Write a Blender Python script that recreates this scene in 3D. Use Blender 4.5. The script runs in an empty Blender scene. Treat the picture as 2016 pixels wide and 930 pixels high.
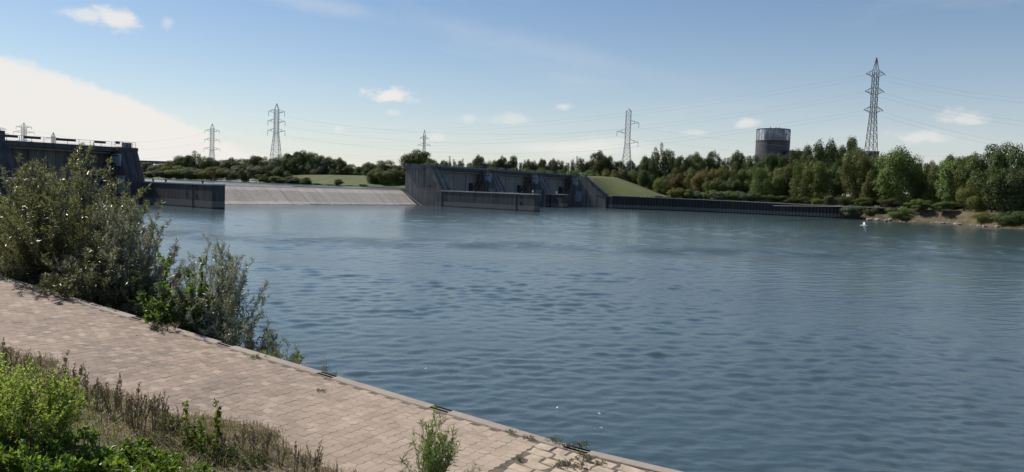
import bpy, math, random
import numpy as np
from mathutils import Matrix, Vector

# ------------------------------------------------------------------ camera, sky, sun, exposure
SC = bpy.context.scene
COL = SC.collection
FPX, EYE = 1550.0, 6.5                     # focal length in photo pixels, eye height above the lower water
ROLL = math.radians(2.0)
PITCH = math.atan((465 - 372.0) * math.cos(ROLL) / FPX)

def ray(x, y):
    u, v = x - 1008, 465 - y
    c, s = math.cos(ROLL), math.sin(ROLL)
    u2, v2 = u * c - v * s, u * s + v * c
    return np.array([u2, FPX * math.cos(PITCH) + v2 * math.sin(PITCH),
                     -FPX * math.sin(PITCH) + v2 * math.cos(PITCH)]) / FPX

def on(x, y, z):                            # where a sight line meets the level z
    d = ray(x, y); t = (z - EYE) / d[2]
    return np.array([d[0] * t, d[1] * t, z])

def at(x, y, Y):                            # point on a sight line at ground distance Y
    d = ray(x, y); t = Y / d[1]
    return np.array([d[0] * t, Y, EYE + d[2] * t])

def proj(X, Y, Z):
    Z = Z - EYE
    f = Y * math.cos(PITCH) - Z * math.sin(PITCH)
    v2 = Y * math.sin(PITCH) + Z * math.cos(PITCH)
    c, s = math.cos(ROLL), math.sin(ROLL)
    u, v = X * c + v2 * s, -X * s + v2 * c
    return 1008 + FPX * u / f, 465 - FPX * v / f

cam_d = bpy.data.cameras.new('camera'); cam = bpy.data.objects.new('camera', cam_d); COL.objects.link(cam)
cam_d.sensor_width = 36; cam_d.lens = 36 * FPX / 2016; cam_d.clip_start = 0.1; cam_d.clip_end = 30000
_f = Vector(ray(1008, 465)).normalized()
_r = (Vector(ray(1009, 465)) - Vector(ray(1008, 465))).normalized()
_u = _r.cross(_f)
cam.matrix_world = Matrix.Translation((0, 0, EYE)) @ Matrix(((_r.x, _u.x, -_f.x), (_r.y, _u.y, -_f.y), (_r.z, _u.z, -_f.z))).to_4x4()
SC.camera = cam

SUN_AZ, SUN_EL = math.radians(-57), math.radians(46)       # azimuth from +Y, to the left
sun_dir = Vector((math.sin(SUN_AZ) * math.cos(SUN_EL), math.cos(SUN_AZ) * math.cos(SUN_EL), math.sin(SUN_EL)))
sd = bpy.data.lights.new('sun', 'SUN'); sd.energy = 4.2; sd.angle = math.radians(0.6); sd.color = (1.0, 0.93, 0.82)
so = bpy.data.objects.new('sun', sd); COL.objects.link(so)
so.rotation_euler = sun_dir.to_track_quat('Z', 'Y').to_euler()

W = bpy.data.worlds.new('World'); SC.world = W; W.use_nodes = True
nt = W.node_tree; N = nt.nodes; L = nt.links
for n in list(N): N.remove(n)
def wn(t, **k):
    n = N.new(t)
    for a, b in k.items(): setattr(n, a, b)
    return n
def wmath(op, a, b=None, c=None, clamp=False):
    n = wn('ShaderNodeMath', operation=op); n.use_clamp = clamp
    for i, v in enumerate((a, b, c)):
        if v is None: continue
        if isinstance(v, (int, float)): n.inputs[i].default_value = v
        else: L.new(v, n.inputs[i])
    return n.outputs[0]
sky = wn('ShaderNodeTexSky', sky_type='NISHITA')
sky.sun_disc = False; sky.sun_elevation = SUN_EL; sky.sun_rotation = SUN_AZ
sky.air_density = 1.0; sky.dust_density = 0.25; sky.ozone_density = 3.0; sky.altitude = 0
tc = wn('ShaderNodeTexCoord'); sep = wn('ShaderNodeSeparateXYZ'); L.new(tc.outputs['Generated'], sep.inputs[0])
az = wmath('ARCTAN2', sep.outputs[0], sep.outputs[1]); el = wmath('ARCSINE', sep.outputs[2])
comb = wn('ShaderNodeCombineXYZ'); L.new(az, comb.inputs[0]); L.new(el, comb.inputs[1])
def wnoise(scale, detail, sx=1, sy=1, rough=0.55):
    mp = wn('ShaderNodeMapping'); mp.inputs['Scale'].default_value = (sx, sy, 1); L.new(comb.outputs[0], mp.inputs[0])
    n = wn('ShaderNodeTexNoise'); n.inputs['Scale'].default_value = scale; n.inputs['Detail'].default_value = detail
    n.inputs['Roughness'].default_value = rough; L.new(mp.outputs[0], n.inputs['Vector']); return n.outputs[0]
n_fine = wnoise(38, 6, 1, 1.6, 0.62); n_mid = wnoise(9, 6, 1, 2.0, 0.6); n_wisp = wnoise(3.2, 7, 0.7, 3.2, 0.6)
def dang(px, py):
    d = ray(px, py); return math.atan2(d[0], d[1]), math.asin(d[2] / np.linalg.norm(d))
def cloud(px, py, hw, hh, tilt=0.0, soft=0.5, wob=1.6, gain=1.0, nz=None, flat=False, edge=False):
    """soft edged cloud centred on a sight line, half sizes in photo pixels, as a place in the sky"""
    a0, e0 = dang(px, py)
    ca, sa = math.cos(tilt), math.sin(tilt)
    da = wmath('SUBTRACT', az, a0); de = wmath('SUBTRACT', el, e0)
    p = wmath('ADD', wmath('MULTIPLY', da, ca), wmath('MULTIPLY', de, sa))
    q = wmath('ADD', wmath('MULTIPLY', da, -sa), wmath('MULTIPLY', de, ca))
    p = wmath('DIVIDE', p, hw / FPX); q = wmath('DIVIDE', q, hh / FPX)
    if flat:                                     # flatter underside
        q = wmath('ADD', wmath('MULTIPLY', wmath('MAXIMUM', q, 0), 1.0), wmath('MULTIPLY', wmath('MINIMUM', q, 0), 1.9))
    r = wmath('SQRT', wmath('ADD', wmath('MULTIPLY', p, p), wmath('MULTIPLY', q, q)))
    if edge: r = wmath('ADD', r, wmath('ADD', wmath('MULTIPLY', wmath('SUBTRACT', n_mid, 0.5), 0.22), wmath('MULTIPLY', wmath('SUBTRACT', n_fine, 0.5), 0.16)))
    else: r = wmath('ADD', r, wmath('MULTIPLY', wmath('SUBTRACT', nz or n_fine, 0.5), wob))
    m = wmath('DIVIDE', wmath('SUBTRACT', 1.0, r), soft, clamp=True)
    m = wmath('MULTIPLY', wmath('MULTIPLY', m, m), wmath('SUBTRACT', 3.0, wmath('MULTIPLY', m, 2.0)))
    return wmath('MULTIPLY', m, gain)
masks = [cloud(-270, 212, 700, 142, -0.20, 0.10, 0.0, 1.0, n_mid, edge=True),
         cloud(165, 30, 42, 17, -0.1, 0.8, 1.9, 0.75), cloud(228, 36, 46, 26, -0.15, 0.8, 1.9, 0.9), cloud(328, 46, 14, 14, 0, 0.9, 2.0, 0.4),
         cloud(768, 192, 64, 24, -0.05, 0.7, 2.0, 0.95, flat=True), cloud(665, 254, 22, 12, 0, 0.9, 2.0, 0.6), cloud(855, 271, 28, 12, 0, 0.9, 2.0, 0.6),
         cloud(920, 234, 24, 12, 0, 0.9, 2.0, 0.45), cloud(1005, 236, 62, 16, 0, 0.9, 2.0, 0.45), cloud(1112, 211, 24, 10, 0, 0.9, 2.0, 0.6),
         cloud(1140, 292, 190, 26, 0.03, 0.9, 1.6, 0.75, n_mid), cloud(1468, 243, 34, 13, 0, 0.9, 2.0, 0.65), cloud(1365, 262, 30, 9, 0, 0.9, 2.0, 0.45),
         cloud(1895, 236, 50, 22, -0.08, 0.9, 2.0, 0.65, flat=True), cloud(1815, 270, 85, 16, 0, 0.9, 1.8, 0.6), cloud(775, 222, 18, 8, 0, 0.9, 2.0, 0.4),
         cloud(640, 12, 240, 26, -0.12, 1.0, 1.8, 0.22, n_mid), cloud(1050, 95, 420, 40, -0.2, 1.0, 1.6, 0.12, n_mid)]
mask = masks[0]
for m in masks[1:]: mask = wmath('MAXIMUM', mask, m)
wisp = wmath('MULTIPLY', wmath('SUBTRACT', n_wisp, 0.52, clamp=True), 0.9)
mask = wmath('MULTIPLY', mask, wmath('ADD', 0.62, wmath('MULTIPLY', wnoise(6, 7, 0.8, 4.0, 0.62), 0.62)), clamp=True)
mask = wmath('MAXIMUM', mask, wisp)
# summer haze that whitens the sky towards the horizon all the way round
hz = wmath('MULTIPLY', wmath('POWER', 2.718, wmath('MULTIPLY', wmath('MAXIMUM', el, 0.0), -11.0)), 0.8)
sat = wn('ShaderNodeHueSaturation'); sat.inputs['Saturation'].default_value = 1.08; L.new(sky.outputs[0], sat.inputs['Color'])
hazec = wn('ShaderNodeMix', data_type='RGBA'); L.new(hz, hazec.inputs[0]); L.new(sat.outputs[0], hazec.inputs[6])
hazec.inputs[7].default_value = (8.2, 8.0, 7.85, 1)
cmix = wn('ShaderNodeMix', data_type='RGBA'); L.new(mask, cmix.inputs[0]); L.new(hazec.outputs[2], cmix.inputs[6])
cmix.inputs[7].default_value = (8.9, 8.6, 8.25, 1)
bg = wn('ShaderNodeBackground'); bg.inputs[1].default_value = 0.065; L.new(cmix.outputs[2], bg.inputs[0])
wo = wn('ShaderNodeOutputWorld'); L.new(bg.outputs[0], wo.inputs[0])

SC.view_settings.view_transform = 'Standard'; SC.view_settings.look = 'None'
SC.view_settings.exposure = 0.6; SC.view_settings.gamma = 1.0; SC.view_settings.use_curve_mapping = False
SC.cycles.use_denoising = True
SC.cycles.max_bounces = 6; SC.cycles.transparent_max_bounces = 4

# ------------------------------------------------------------------ helpers
RNG = np.random.default_rng(7)
random.seed(7)
ORD = ['first', 'second', 'third', 'fourth', 'fifth', 'sixth', 'seventh', 'eighth', 'ninth', 'tenth', 'eleventh', 'twelfth', 'thirteenth',
       'fourteenth', 'fifteenth', 'sixteenth', 'seventeenth', 'eighteenth', 'nineteenth', 'twentieth', 'twenty-first', 'twenty-second',
       'twenty-third', 'twenty-fourth', 'twenty-fifth', 'twenty-sixth', 'twenty-seventh', 'twenty-eighth', 'twenty-ninth', 'thirtieth',
       'thirty-first', 'thirty-second', 'thirty-third', 'thirty-fourth', 'thirty-fifth', 'thirty-sixth', 'thirty-seventh', 'thirty-eighth', 'thirty-ninth', 'fortieth']

def tag(o, label=None, cat=None, group=None, kind=None):
    if label: o['label'] = label
    if cat: o['category'] = cat
    if group: o['group'] = group
    if kind: o['kind'] = kind
    return o

def empty(name, loc, label=None, cat=None, group=None, rz=0.0):
    o = bpy.data.objects.new(name, None); COL.objects.link(o)
    o.location = loc; o.rotation_euler = (0, 0, rz); o.empty_display_size = 0.3
    return tag(o, label, cat, group)

def wpos(o):
    p = Vector((0, 0, 0))
    while o is not None:
        p += Vector(o.location); o = o.parent
    return p

def link(name, me, mat=None, parent=None, loc=None):
    o = bpy.data.objects.new(name, me); COL.objects.link(o)
    if mat is not None and len(me.materials) == 0: me.materials.append(mat)
    if parent is not None: o.parent = parent
    if loc is not None: o.location = loc
    return o

def mesh_np(name, verts, faces, smooth=False):
    """verts Nx3, faces list of int arrays (each MxK)"""
    me = bpy.data.meshes.new(name)
    verts = np.asarray(verts, dtype=np.float32)
    if not isinstance(faces, (list, tuple)): faces = [faces]
    loops = np.concatenate([np.asarray(f, dtype=np.int32).ravel() for f in faces])
    sizes = np.concatenate([np.full(len(f), np.asarray(f).shape[1], dtype=np.int32) for f in faces])
    starts = np.concatenate([[0], np.cumsum(sizes)[:-1]]).astype(np.int32)
    me.vertices.add(len(verts)); me.vertices.foreach_set('co', verts.ravel())
    me.loops.add(len(loops)); me.loops.foreach_set('vertex_index', loops)
    me.polygons.add(len(sizes)); me.polygons.foreach_set('loop_start', starts); me.polygons.foreach_set('loop_total', sizes)
    me.polygons.foreach_set('use_smooth', np.full(len(sizes), bool(smooth)))
    me.update(calc_edges=True); me.validate()
    return me

class MB:
    """collects solid pieces and links them as one mesh object"""
    def __init__(s): s.v = []; s.f = []
    def poly(s, pts, faces):
        k = len(s.v); s.v += [tuple(map(float, p)) for p in pts]; s.f += [tuple(i + k for i in f) for f in faces]; return s
    def prism(s, a, b):                       # two matching rings, capped
        n = len(a)
        s.poly(list(a) + list(b), [tuple(range(n))[::-1], tuple(range(n, 2 * n))] + [(i, (i + 1) % n, n + (i + 1) % n, n + i) for i in range(n)]); return s
    def box(s, x0, x1, y0, y1, z0, z1, fr=None):
        fr = fr or (lambda a, b, c: (a, b, c))
        a = [fr(x0, y0, z0), fr(x1, y0, z0), fr(x1, y1, z0), fr(x0, y1, z0)]
        b = [fr(x0, y0, z1), fr(x1, y0, z1), fr(x1, y1, z1), fr(x0, y1, z1)]
        return s.prism(a, b)
    def bar(s, p, q, r, n=4, r2=None):
        p, q = Vector(p), Vector(q); d = (q - p)
        if d.length < 1e-6: return s
        d.normalize(); up = Vector((0, 0, 1)) if abs(d.z) < 0.95 else Vector((1, 0, 0))
        x = d.cross(up).normalized(); y = d.cross(x); r2 = r if r2 is None else r2
        ang = [2 * math.pi * (i + 0.5) / n for i in range(n)]
        return s.prism([p + (x * math.cos(t) + y * math.sin(t)) * r for t in ang], [q + (x * math.cos(t) + y * math.sin(t)) * r2 for t in ang])
    def tube(s, pts, r, n=5):
        rs = r if isinstance(r, (list, tuple)) else [r] * len(pts)
        pts = [Vector(p) for p in pts]; k = len(s.v); x = None
        for i, p in enumerate(pts):
            d = (pts[min(i + 1, len(pts) - 1)] - pts[max(i - 1, 0)]).normalized()
            if x is None: x = d.cross(Vector((0, 0, 1)) if abs(d.z) < 0.95 else Vector((1, 0, 0))).normalized()
            x = (x - d * x.dot(d)).normalized(); y = d.cross(x)
            s.v += [tuple(p + (x * math.cos(2 * math.pi * j / n) + y * math.sin(2 * math.pi * j / n)) * rs[i]) for j in range(n)]
        for i in range(len(pts) - 1):
            s.f += [(k + i * n + j, k + i * n + (j + 1) % n, k + (i + 1) * n + (j + 1) % n, k + (i + 1) * n + j) for j in range(n)]
        s.f += [tuple(range(k, k + n))[::-1], tuple(range(k + (len(pts) - 1) * n, k + len(pts) * n))]
        return s
    def mesh(s, name, off=(0, 0, 0), smooth=False):
        me = bpy.data.meshes.new(name)
        me.from_pydata([(x - off[0], y - off[1], z - off[2]) for x, y, z in s.v], [], s.f); me.update()
        me.polygons.foreach_set('use_smooth', np.full(len(me.polygons), bool(smooth)))
        return me
    def build(s, name, mat, parent=None, smooth=False, loc=None):
        """verts are world coordinates; the object gets its parent's origin (or loc)"""
        off = wpos(parent) if parent is not None else Vector((0, 0, 0))
        if loc is not None: off = off + Vector(loc) if parent is not None else Vector(loc)
        me = s.mesh(name, off, smooth); me.materials.append(mat)
        o = bpy.data.objects.new(name, me); COL.objects.link(o)
        if parent is not None: o.parent = parent
        if loc is not None: o.location = loc
        return o

def copy_tree(o, parent=None):
    c = o.copy(); COL.objects.link(c); c.parent = parent
    for ch in list(o.children): copy_tree(ch, c)
    return c

def unit(v): return v / np.maximum(np.linalg.norm(v, axis=-1, keepdims=True), 1e-9)

def leaf_arrays(pos, dr, nr, ln, wd, fold=0.25, wide=0.45):
    """one folded four-cornered leaf blade per row"""
    pos = np.asarray(pos, float); dr = unit(np.asarray(dr, float)); sd_ = unit(np.cross(dr, nr)); nn = np.cross(sd_, dr)
    ln = np.asarray(ln)[:, None]; wd = np.asarray(wd)[:, None]
    a = pos; c = pos + dr * ln
    m = pos + dr * ln * wide + nn * wd * fold
    b = m + sd_ * wd * 0.5; d = m - sd_ * wd * 0.5
    v = np.stack([a, b, c, d], 1).reshape(-1, 3)
    i = np.arange(len(pos))[:, None] * 4
    return v, np.concatenate([i + np.array([[0, 1, 2]]), i + np.array([[0, 2, 3]])])

# ------------------------------------------------------------------ materials
class M_:
    def __init__(s, name):
        s.m = bpy.data.materials.new(name); s.m.use_nodes = True; s.t = s.m.node_tree; s.n = s.t.nodes; s.l = s.t.links
        s.b = s.n['Principled BSDF']; s.out = s.n['Material Output']; s.geo = s.n.new('ShaderNodeNewGeometry')
    def set(s, **k):
        for a, v in k.items():
            i = s.b.inputs[a.replace('_', ' ')]
            if hasattr(v, 'is_linked'): s.l.new(v, i)
            else: i.default_value = v
        return s
    def noise(s, scale, detail=5, sx=1, sy=1, sz=1, rough=0.55, vec=None, off=0.0):
        mp = s.n.new('ShaderNodeMapping'); mp.inputs['Scale'].default_value = (sx, sy, sz); mp.inputs['Location'].default_value = (off, off * 1.7, off * 0.3)
        s.l.new(vec or s.geo.outputs['Position'], mp.inputs[0])
        n = s.n.new('ShaderNodeTexNoise'); n.inputs['Scale'].default_value = scale; n.inputs['Detail'].default_value = detail; n.inputs['Roughness'].default_value = rough
        s.l.new(mp.outputs[0], n.inputs['Vector']); return n.outputs[0]
    def ramp(s, fac, stops):
        r = s.n.new('ShaderNodeValToRGB'); e = r.color_ramp.elements
        while len(e) < len(stops): e.new(0.5)
        for k, (p, c) in zip(e, stops):
            k.position = p; k.color = (*c, 1) if len(c) == 3 else c
        s.l.new(fac, r.inputs[0]); return r.outputs[0]
    def mix(s, fac, a, b, mode='MIX'):
        x = s.n.new('ShaderNodeMix'); x.data_type = 'RGBA'; x.blend_type = mode
        for i, v in ((0, fac), (6, a), (7, b)):
            if hasattr(v, 'is_linked'): s.l.new(v, x.inputs[i])
            elif i == 0: x.inputs[0].default_value = v
            else: x.inputs[i].default_value = (*v, 1)
        return x.outputs[2]
    def math(s, op, a, b=None, clamp=False):
        x = s.n.new('ShaderNodeMath'); x.operation = op; x.use_clamp = clamp
        for i, v in enumerate((a, b)):
            if v is None: continue
            if hasattr(v, 'is_linked'): s.l.new(v, x.inputs[i])
            else: x.inputs[i].default_value = v
        return x.outputs[0]
    def bump(s, h, strength=0.5, dist=0.02):
        x = s.n.new('ShaderNodeBump'); x.inputs['Strength'].default_value = strength; x.inputs['Distance'].default_value = dist
        s.l.new(h, x.inputs['Height']); s.l.new(x.outputs[0], s.b.inputs['Normal']); return x
    def rand(s):
        oi = s.n.new('ShaderNodeObjectInfo')
        return s.math('FRACT', s.math('ADD', oi.outputs['Random'], s.geo.outputs['Random Per Island']))
    def objrand(s): return s.n.new('ShaderNodeObjectInfo').outputs['Random']
    def z(s):
        x = s.n.new('ShaderNodeSeparateXYZ'); s.l.new(s.geo.outputs['Position'], x.inputs[0]); return x.outputs[2]

def mat_concrete(name, dark, light, streak=0.75, rough=0.88, tide=None, tidecol=None, moss=None):
    m = M_(name)
    big = m.noise(0.25, 6); st = m.noise(1.1, 6, 1, 1, 0.07, 0.65); fine = m.noise(6, 5)
    c = m.ramp(big, [(0.3, dark), (0.7, light)])
    c = m.mix(m.math('MULTIPLY', m.ramp(st, [(0.44, (0, 0, 0)), (0.62, (1, 1, 1))]), streak), c, tuple(x * 0.42 for x in dark))
    c = m.mix(m.math('MULTIPLY', fine, 0.25), c, tuple(min(1, x * 1.5) for x in light))
    if tide is not None:                       # band bleached by the changing water level
        zz = m.math('ADD', m.z(), m.math('MULTIPLY', m.noise(0.5, 3), 0.25))
        f = m.math('MULTIPLY', m.math('LESS_THAN', zz, tide), m.math('GREATER_THAN', zz, 0.35))
        c = m.mix(m.math('MULTIPLY', f, 0.6), c, tidecol)
        c = m.mix(m.math('LESS_THAN', zz, 0.42), c, (0.03, 0.032, 0.03))
    m.set(Base_Color=c, Roughness=rough); m.bump(m.math('ADD', fine, st), 0.35, 0.05)
    return m.m

def mat_leaf(name, cols, trans=0.35, rough=0.45, spread=0.6, spec=0.4, glow=None):
    """cols: dark, mid, light leaf colours, varied from leaf to leaf, clump to clump and plant to plant"""
    m = M_(name)
    r = m.math('MULTIPLY', m.rand(), spread); cl = m.math('MULTIPLY', m.noise(0.6, 3), 1 - spread)
    f = m.math('ADD', r, cl)
    c = m.ramp(f, [(0.1, cols[0]), (0.45, cols[1]), (0.85, cols[2])])
    h = m.n.new('ShaderNodeHueSaturation'); m.l.new(c, h.inputs['Color'])
    m.l.new(m.math('ADD', m.math('MULTIPLY', m.objrand(), 0.05), 0.475), h.inputs['Hue'])
    m.l.new(m.math('ADD', m.math('MULTIPLY', m.objrand(), 0.5), 0.75), h.inputs['Value'])
    m.set(Base_Color=h.outputs[0], Roughness=rough, Specular_IOR_Level=spec)
    t = m.n.new('ShaderNodeBsdfTranslucent'); m.l.new(m.mix(0.5, h.outputs[0], (0.16, 0.2, 0.02)) if glow is None else m.mix(1.0, h.outputs[0], glow, 'MULTIPLY'), t.inputs[0])
    x = m.n.new('ShaderNodeMixShader'); x.inputs[0].default_value = trans
    m.l.new(m.b.outputs[0], x.inputs[1]); m.l.new(t.outputs[0], x.inputs[2]); m.l.new(x.outputs[0], m.out.inputs[0])
    return m.m

def mat_plain(name, col, rough=0.6, metal=0.0, var=0.25, scale=3.0):
    m = M_(name); n = m.noise(scale, 5)
    c = m.ramp(n, [(0.3, tuple(x * (1 - var) for x in col)), (0.7, tuple(min(1, x * (1 + var)) for x in col))])
    m.set(Base_Color=c, Roughness=rough, Metallic=metal); m.bump(n, 0.15, 0.01)
    return m.m

MAT = {}
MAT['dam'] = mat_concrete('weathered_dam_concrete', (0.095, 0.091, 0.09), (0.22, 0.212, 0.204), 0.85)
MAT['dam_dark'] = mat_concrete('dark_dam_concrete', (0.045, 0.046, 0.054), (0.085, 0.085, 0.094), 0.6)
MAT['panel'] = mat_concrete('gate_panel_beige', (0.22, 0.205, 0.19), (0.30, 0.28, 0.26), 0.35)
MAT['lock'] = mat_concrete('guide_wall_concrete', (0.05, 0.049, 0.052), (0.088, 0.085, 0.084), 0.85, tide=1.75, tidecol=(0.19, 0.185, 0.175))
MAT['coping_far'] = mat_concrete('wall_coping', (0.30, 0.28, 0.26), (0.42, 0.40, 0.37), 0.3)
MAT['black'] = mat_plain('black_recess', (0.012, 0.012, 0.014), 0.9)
MAT['steel_dark'] = mat_plain('dark_painted_steel', (0.03, 0.034, 0.045), 0.5)
MAT['steel_grey'] = mat_plain('galvanised_steel', (0.34, 0.35, 0.36), 0.5, 0.3)
MAT['pylon_far'] = mat_plain('pale_pylon_steel', (0.46, 0.47, 0.48), 0.6, 0.1)
MAT['pylon_near'] = mat_plain('dark_pylon_steel', (0.10, 0.105, 0.11), 0.6, 0.2)
MAT['wire'] = mat_plain('aluminium_conductor', (0.36, 0.37, 0.39), 0.5, 0.2)
MAT['glass_ins'] = mat_plain('insulator_glass', (0.2, 0.25, 0.27), 0.2)
MAT['gate_sky_blue'] = mat_plain('blue_grey_gate_and_skylight', (0.22, 0.27, 0.31), 0.55, 0, 0.2, 0.8)  # colour of the gate plate, and of sky light painted on the pier flank
MAT['red'] = mat_plain('dark_red_sign', (0.13, 0.018, 0.02), 0.5)
MAT['white'] = mat_plain('white_paint', (0.75, 0.75, 0.73), 0.5, 0, 0.1)
MAT['bark'] = mat_plain('grey_brown_bark', (0.11, 0.09, 0.07), 0.9, 0, 0.4, 4)
MAT['bark_pale'] = mat_plain('pale_poplar_bark', (0.36, 0.34, 0.30), 0.9, 0, 0.4, 3)
MAT['stem_green'] = mat_plain('green_stem', (0.09, 0.11, 0.04), 0.7)
MAT['stem_dry'] = mat_plain('dry_stem', (0.15, 0.10, 0.07), 0.9)

# ------------------------------------------------------------------ dam frame: s along the dam (left to right), t downstream
DO = np.array([-74.0, 203.0]); DA = np.array([0.6, 0.8]); DT = np.array([0.8, -0.6])
def dam(s, t, z):
    p = DO + DA * s + DT * t; return (p[0], p[1], z)
# quay frame: u upstream along the edge, q inland
QO = np.array([1.4, 14.5]); QE = np.array([-0.868, 0.497]); QE = QE / np.linalg.norm(QE); QN = np.array([-QE[1], QE[0]])  # QN points inland
if QN[1] > 0: QN = -QN
QZ0, QS = 1.7, 0.078
def path_z(u): return QZ0 + QS * u
def quay(u, q, dz=0.0):
    p = QO + QE * u + QN * (q - 0.035 * max(0.0, 1.0 - u) ** 2 * (u < 1)); return (p[0], p[1], path_z(u) + dz)   # edge swings out at the near end
def to_quay(x, y):
    d = np.stack([np.asarray(x) - QO[0], np.asarray(y) - QO[1]], -1); return d @ QE, d @ QN
def on_path(px, py):
    d = ray(px, py); z = 2.0
    for _ in range(30):
        t = (z - EYE) / d[2]; u, q = to_quay(d[0] * t, d[1] * t); z = path_z(u)
    return float(u), float(q)

# ------------------------------------------------------------------ terrain sheets and water
def mat_ground():
    m = M_('meadow_ground'); a = m.noise(0.05, 6); b = m.noise(1.5, 6)
    c = m.ramp(a, [(0.35, (0.075, 0.085, 0.035)), (0.65, (0.13, 0.115, 0.06))])
    c = m.mix(m.math('MULTIPLY', b, 0.5), c, (0.05, 0.065, 0.022)); m.set(Base_Color=c, Roughness=0.95); m.bump(b, 0.6, 0.2); return m.m
def mat_grass_slope():
    m = M_('mown_grass_slope'); a = m.noise(0.12, 6); b = m.noise(2.2, 6, 1, 1, 1, 0.7)
    c = m.ramp(a, [(0.35, (0.045, 0.064, 0.012)), (0.6, (0.078, 0.09, 0.02)), (0.8, (0.115, 0.1, 0.034))])
    c = m.mix(m.math('MULTIPLY', b, 0.55), c, (0.045, 0.06, 0.015)); m.set(Base_Color=c, Roughness=0.95); m.bump(b, 0.8, 0.25); return m.m
def mat_water(name, base, amp=1.0):
    m = M_(name)
    a = m.noise(2.1, 4, 0.65, 1.35, 1, 0.6); b = m.noise(9.0, 4, 0.8, 1.2, 1, 0.6)
    calm = m.ramp(m.noise(0.035, 4, 0.5, 1.6, 1), [(0.36, (0.55, 0.55, 0.55)), (0.62, (1, 1, 1))])
    h = m.math('MULTIPLY', m.math('ADD', m.math('MULTIPLY', a, 1.0), m.math('MULTIPLY', b, 0.55)), calm)
    sx = m.n.new('ShaderNodeSeparateXYZ'); m.l.new(m.geo.outputs['Position'], sx.inputs[0])     # broken water of the tail race
    dy = m.math('SUBTRACT', sx.outputs[1], m.math('ADD', m.math('MULTIPLY', sx.outputs[0], 0.06), m.math('ADD', 86.0, m.math('MULTIPLY', m.noise(0.09, 3), 9.0))))
    bd = m.math('POWER', 2.718, m.math('MULTIPLY', m.math('MULTIPLY', dy, dy), -0.035))
    bd = m.math('MULTIPLY', bd, m.ramp(m.noise(0.16, 3, 1, 0.5), [(0.42, (0, 0, 0)), (0.62, (1, 1, 1))]))
    h = m.math('MULTIPLY', h, m.math('ADD', 1.0, m.math('MULTIPLY', bd, 14.0)))
    m.set(Base_Color=base, Roughness=0.15, IOR=1.42, Specular_IOR_Level=0.55)
    m.bump(h, 1.0, 0.017 * amp); return m.m
MAT['ground'] = mat_ground(); MAT['slope'] = mat_grass_slope()
MAT['water'] = mat_water('river_water', (0.037, 0.060, 0.065, 1)); MAT['water_up'] = mat_water('upper_water', (0.035, 0.06, 0.065, 1), 0.5)

bed = MB().poly([(-6000, -6000, -4), (6000, -6000, -4), (6000, 6000, -4), (-6000, 6000, -4)], [(0, 1, 2, 3)]).build('ground', MAT['ground'])
tag(bed, kind='structure')

def river_mesh():
    """lower river: real waves close by that die down with distance; finest ripples are left to the bump"""
    ys = [4.0]
    while ys[-1] < 340: ys.append(ys[-1] + max(0.085, 0.005 * ys[-1]))
    ys = np.array(ys + [400, 520]); nx = 520
    k = np.linspace(-1, 1, nx); X = np.sign(k) * np.abs(k) ** 1.15
    half = 12 + 0.78 * ys
    gx = X[None, :] * half[:, None] + 0.06 * ys[:, None]; gy = np.repeat(ys[:, None], nx, 1); gz = np.zeros_like(gx)
    rng = np.random.default_rng(3); cell = np.maximum(0.085, 0.005 * gy)
    rough = 0.8 + 0.35 * np.sin(gx * 0.021 + 1.3) * np.sin(gy * 0.043 + gx * 0.011) + 0.45 * np.sin(gx * 0.17 + 2 * np.sin(gy * 0.11)) * np.sin(gy * 0.23 + gx * 0.05)
    rough = np.clip(rough + 0.3 * np.sin(gx * 0.51 + 1.7 * np.sin(gy * 0.37)) * np.sin(gy * 0.61 + 1.3 * np.sin(gx * 0.29)), 0.2, 2)
    # tail-race turbulence: a band of chop across the stream
    yc = 88 + 0.10 * (gx + 30) + 3 * np.sin(gx * 0.07)
    band = np.exp(-((gy - yc) / 4.5) ** 2) * (0.5 + 0.5 * np.sin(gx * 0.13) * np.sin(gx * 0.05 + 1)); rough = rough + 1.3 * band
    for i in range(84):
        lam = 0.26 * (2.0 / 0.26) ** rng.random(); th = rng.normal(math.radians(-68), 0.75)
        kx, ky = math.cos(th) * 2 * math.pi / lam, math.sin(th) * 2 * math.pi / lam
        ph = rng.random() * 6.28 + 1.2 * np.sin(gx * rng.uniform(0.05, 0.2) + gy * rng.uniform(0.05, 0.2))
        a = 0.0018 * lam ** 0.6 * np.clip((lam / cell - 2.2) / 2.5, 0, 1)
        gz += a * (np.exp(np.sin(kx * gx + ky * gy + ph)) - 1.266) * rough
    for i in range(56):                            # longer chop of the open stream, farther out
        lam = 0.9 * (4.0 / 0.9) ** rng.random(); th = rng.normal(math.radians(-78), 0.8)
        kx, ky = math.cos(th) * 2 * math.pi / lam, math.sin(th) * 2 * math.pi / lam; ph = rng.random() * 6.28
        w = np.clip((gy - lam * 14) / (lam * 20), 0, 1) * np.clip((lam / cell - 2.0) / 2.0, 0, 1) * np.clip((330 - gy) / 60, 0, 1)
        gz += 0.0017 * lam * w * (np.exp(np.sin(kx * gx + ky * gy + ph)) - 1.266) * rough
    v = np.stack([gx, gy, gz], -1).reshape(-1, 3)
    i = np.arange((len(ys) - 1) * nx).reshape(len(ys) - 1, nx)[:, :-1].ravel()
    return mesh_np('river', v, np.stack([i, i + 1, i + nx + 1, i + nx], 1), True)
tag(link('river', river_mesh(), MAT['water']), kind='structure')

up = MB().poly([dam(-60, -8.3, 4.95), dam(162, -8.3, 4.95), dam(162, -170, 4.95), (-60, 560, 4.95), (-1500, 1300, 4.95), (-1200, 250, 4.95), dam(-110, -8.3, 4.95)], [tuple(range(7))]).build('upper_river', MAT['water_up'])
tag(up, kind='structure')

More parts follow.
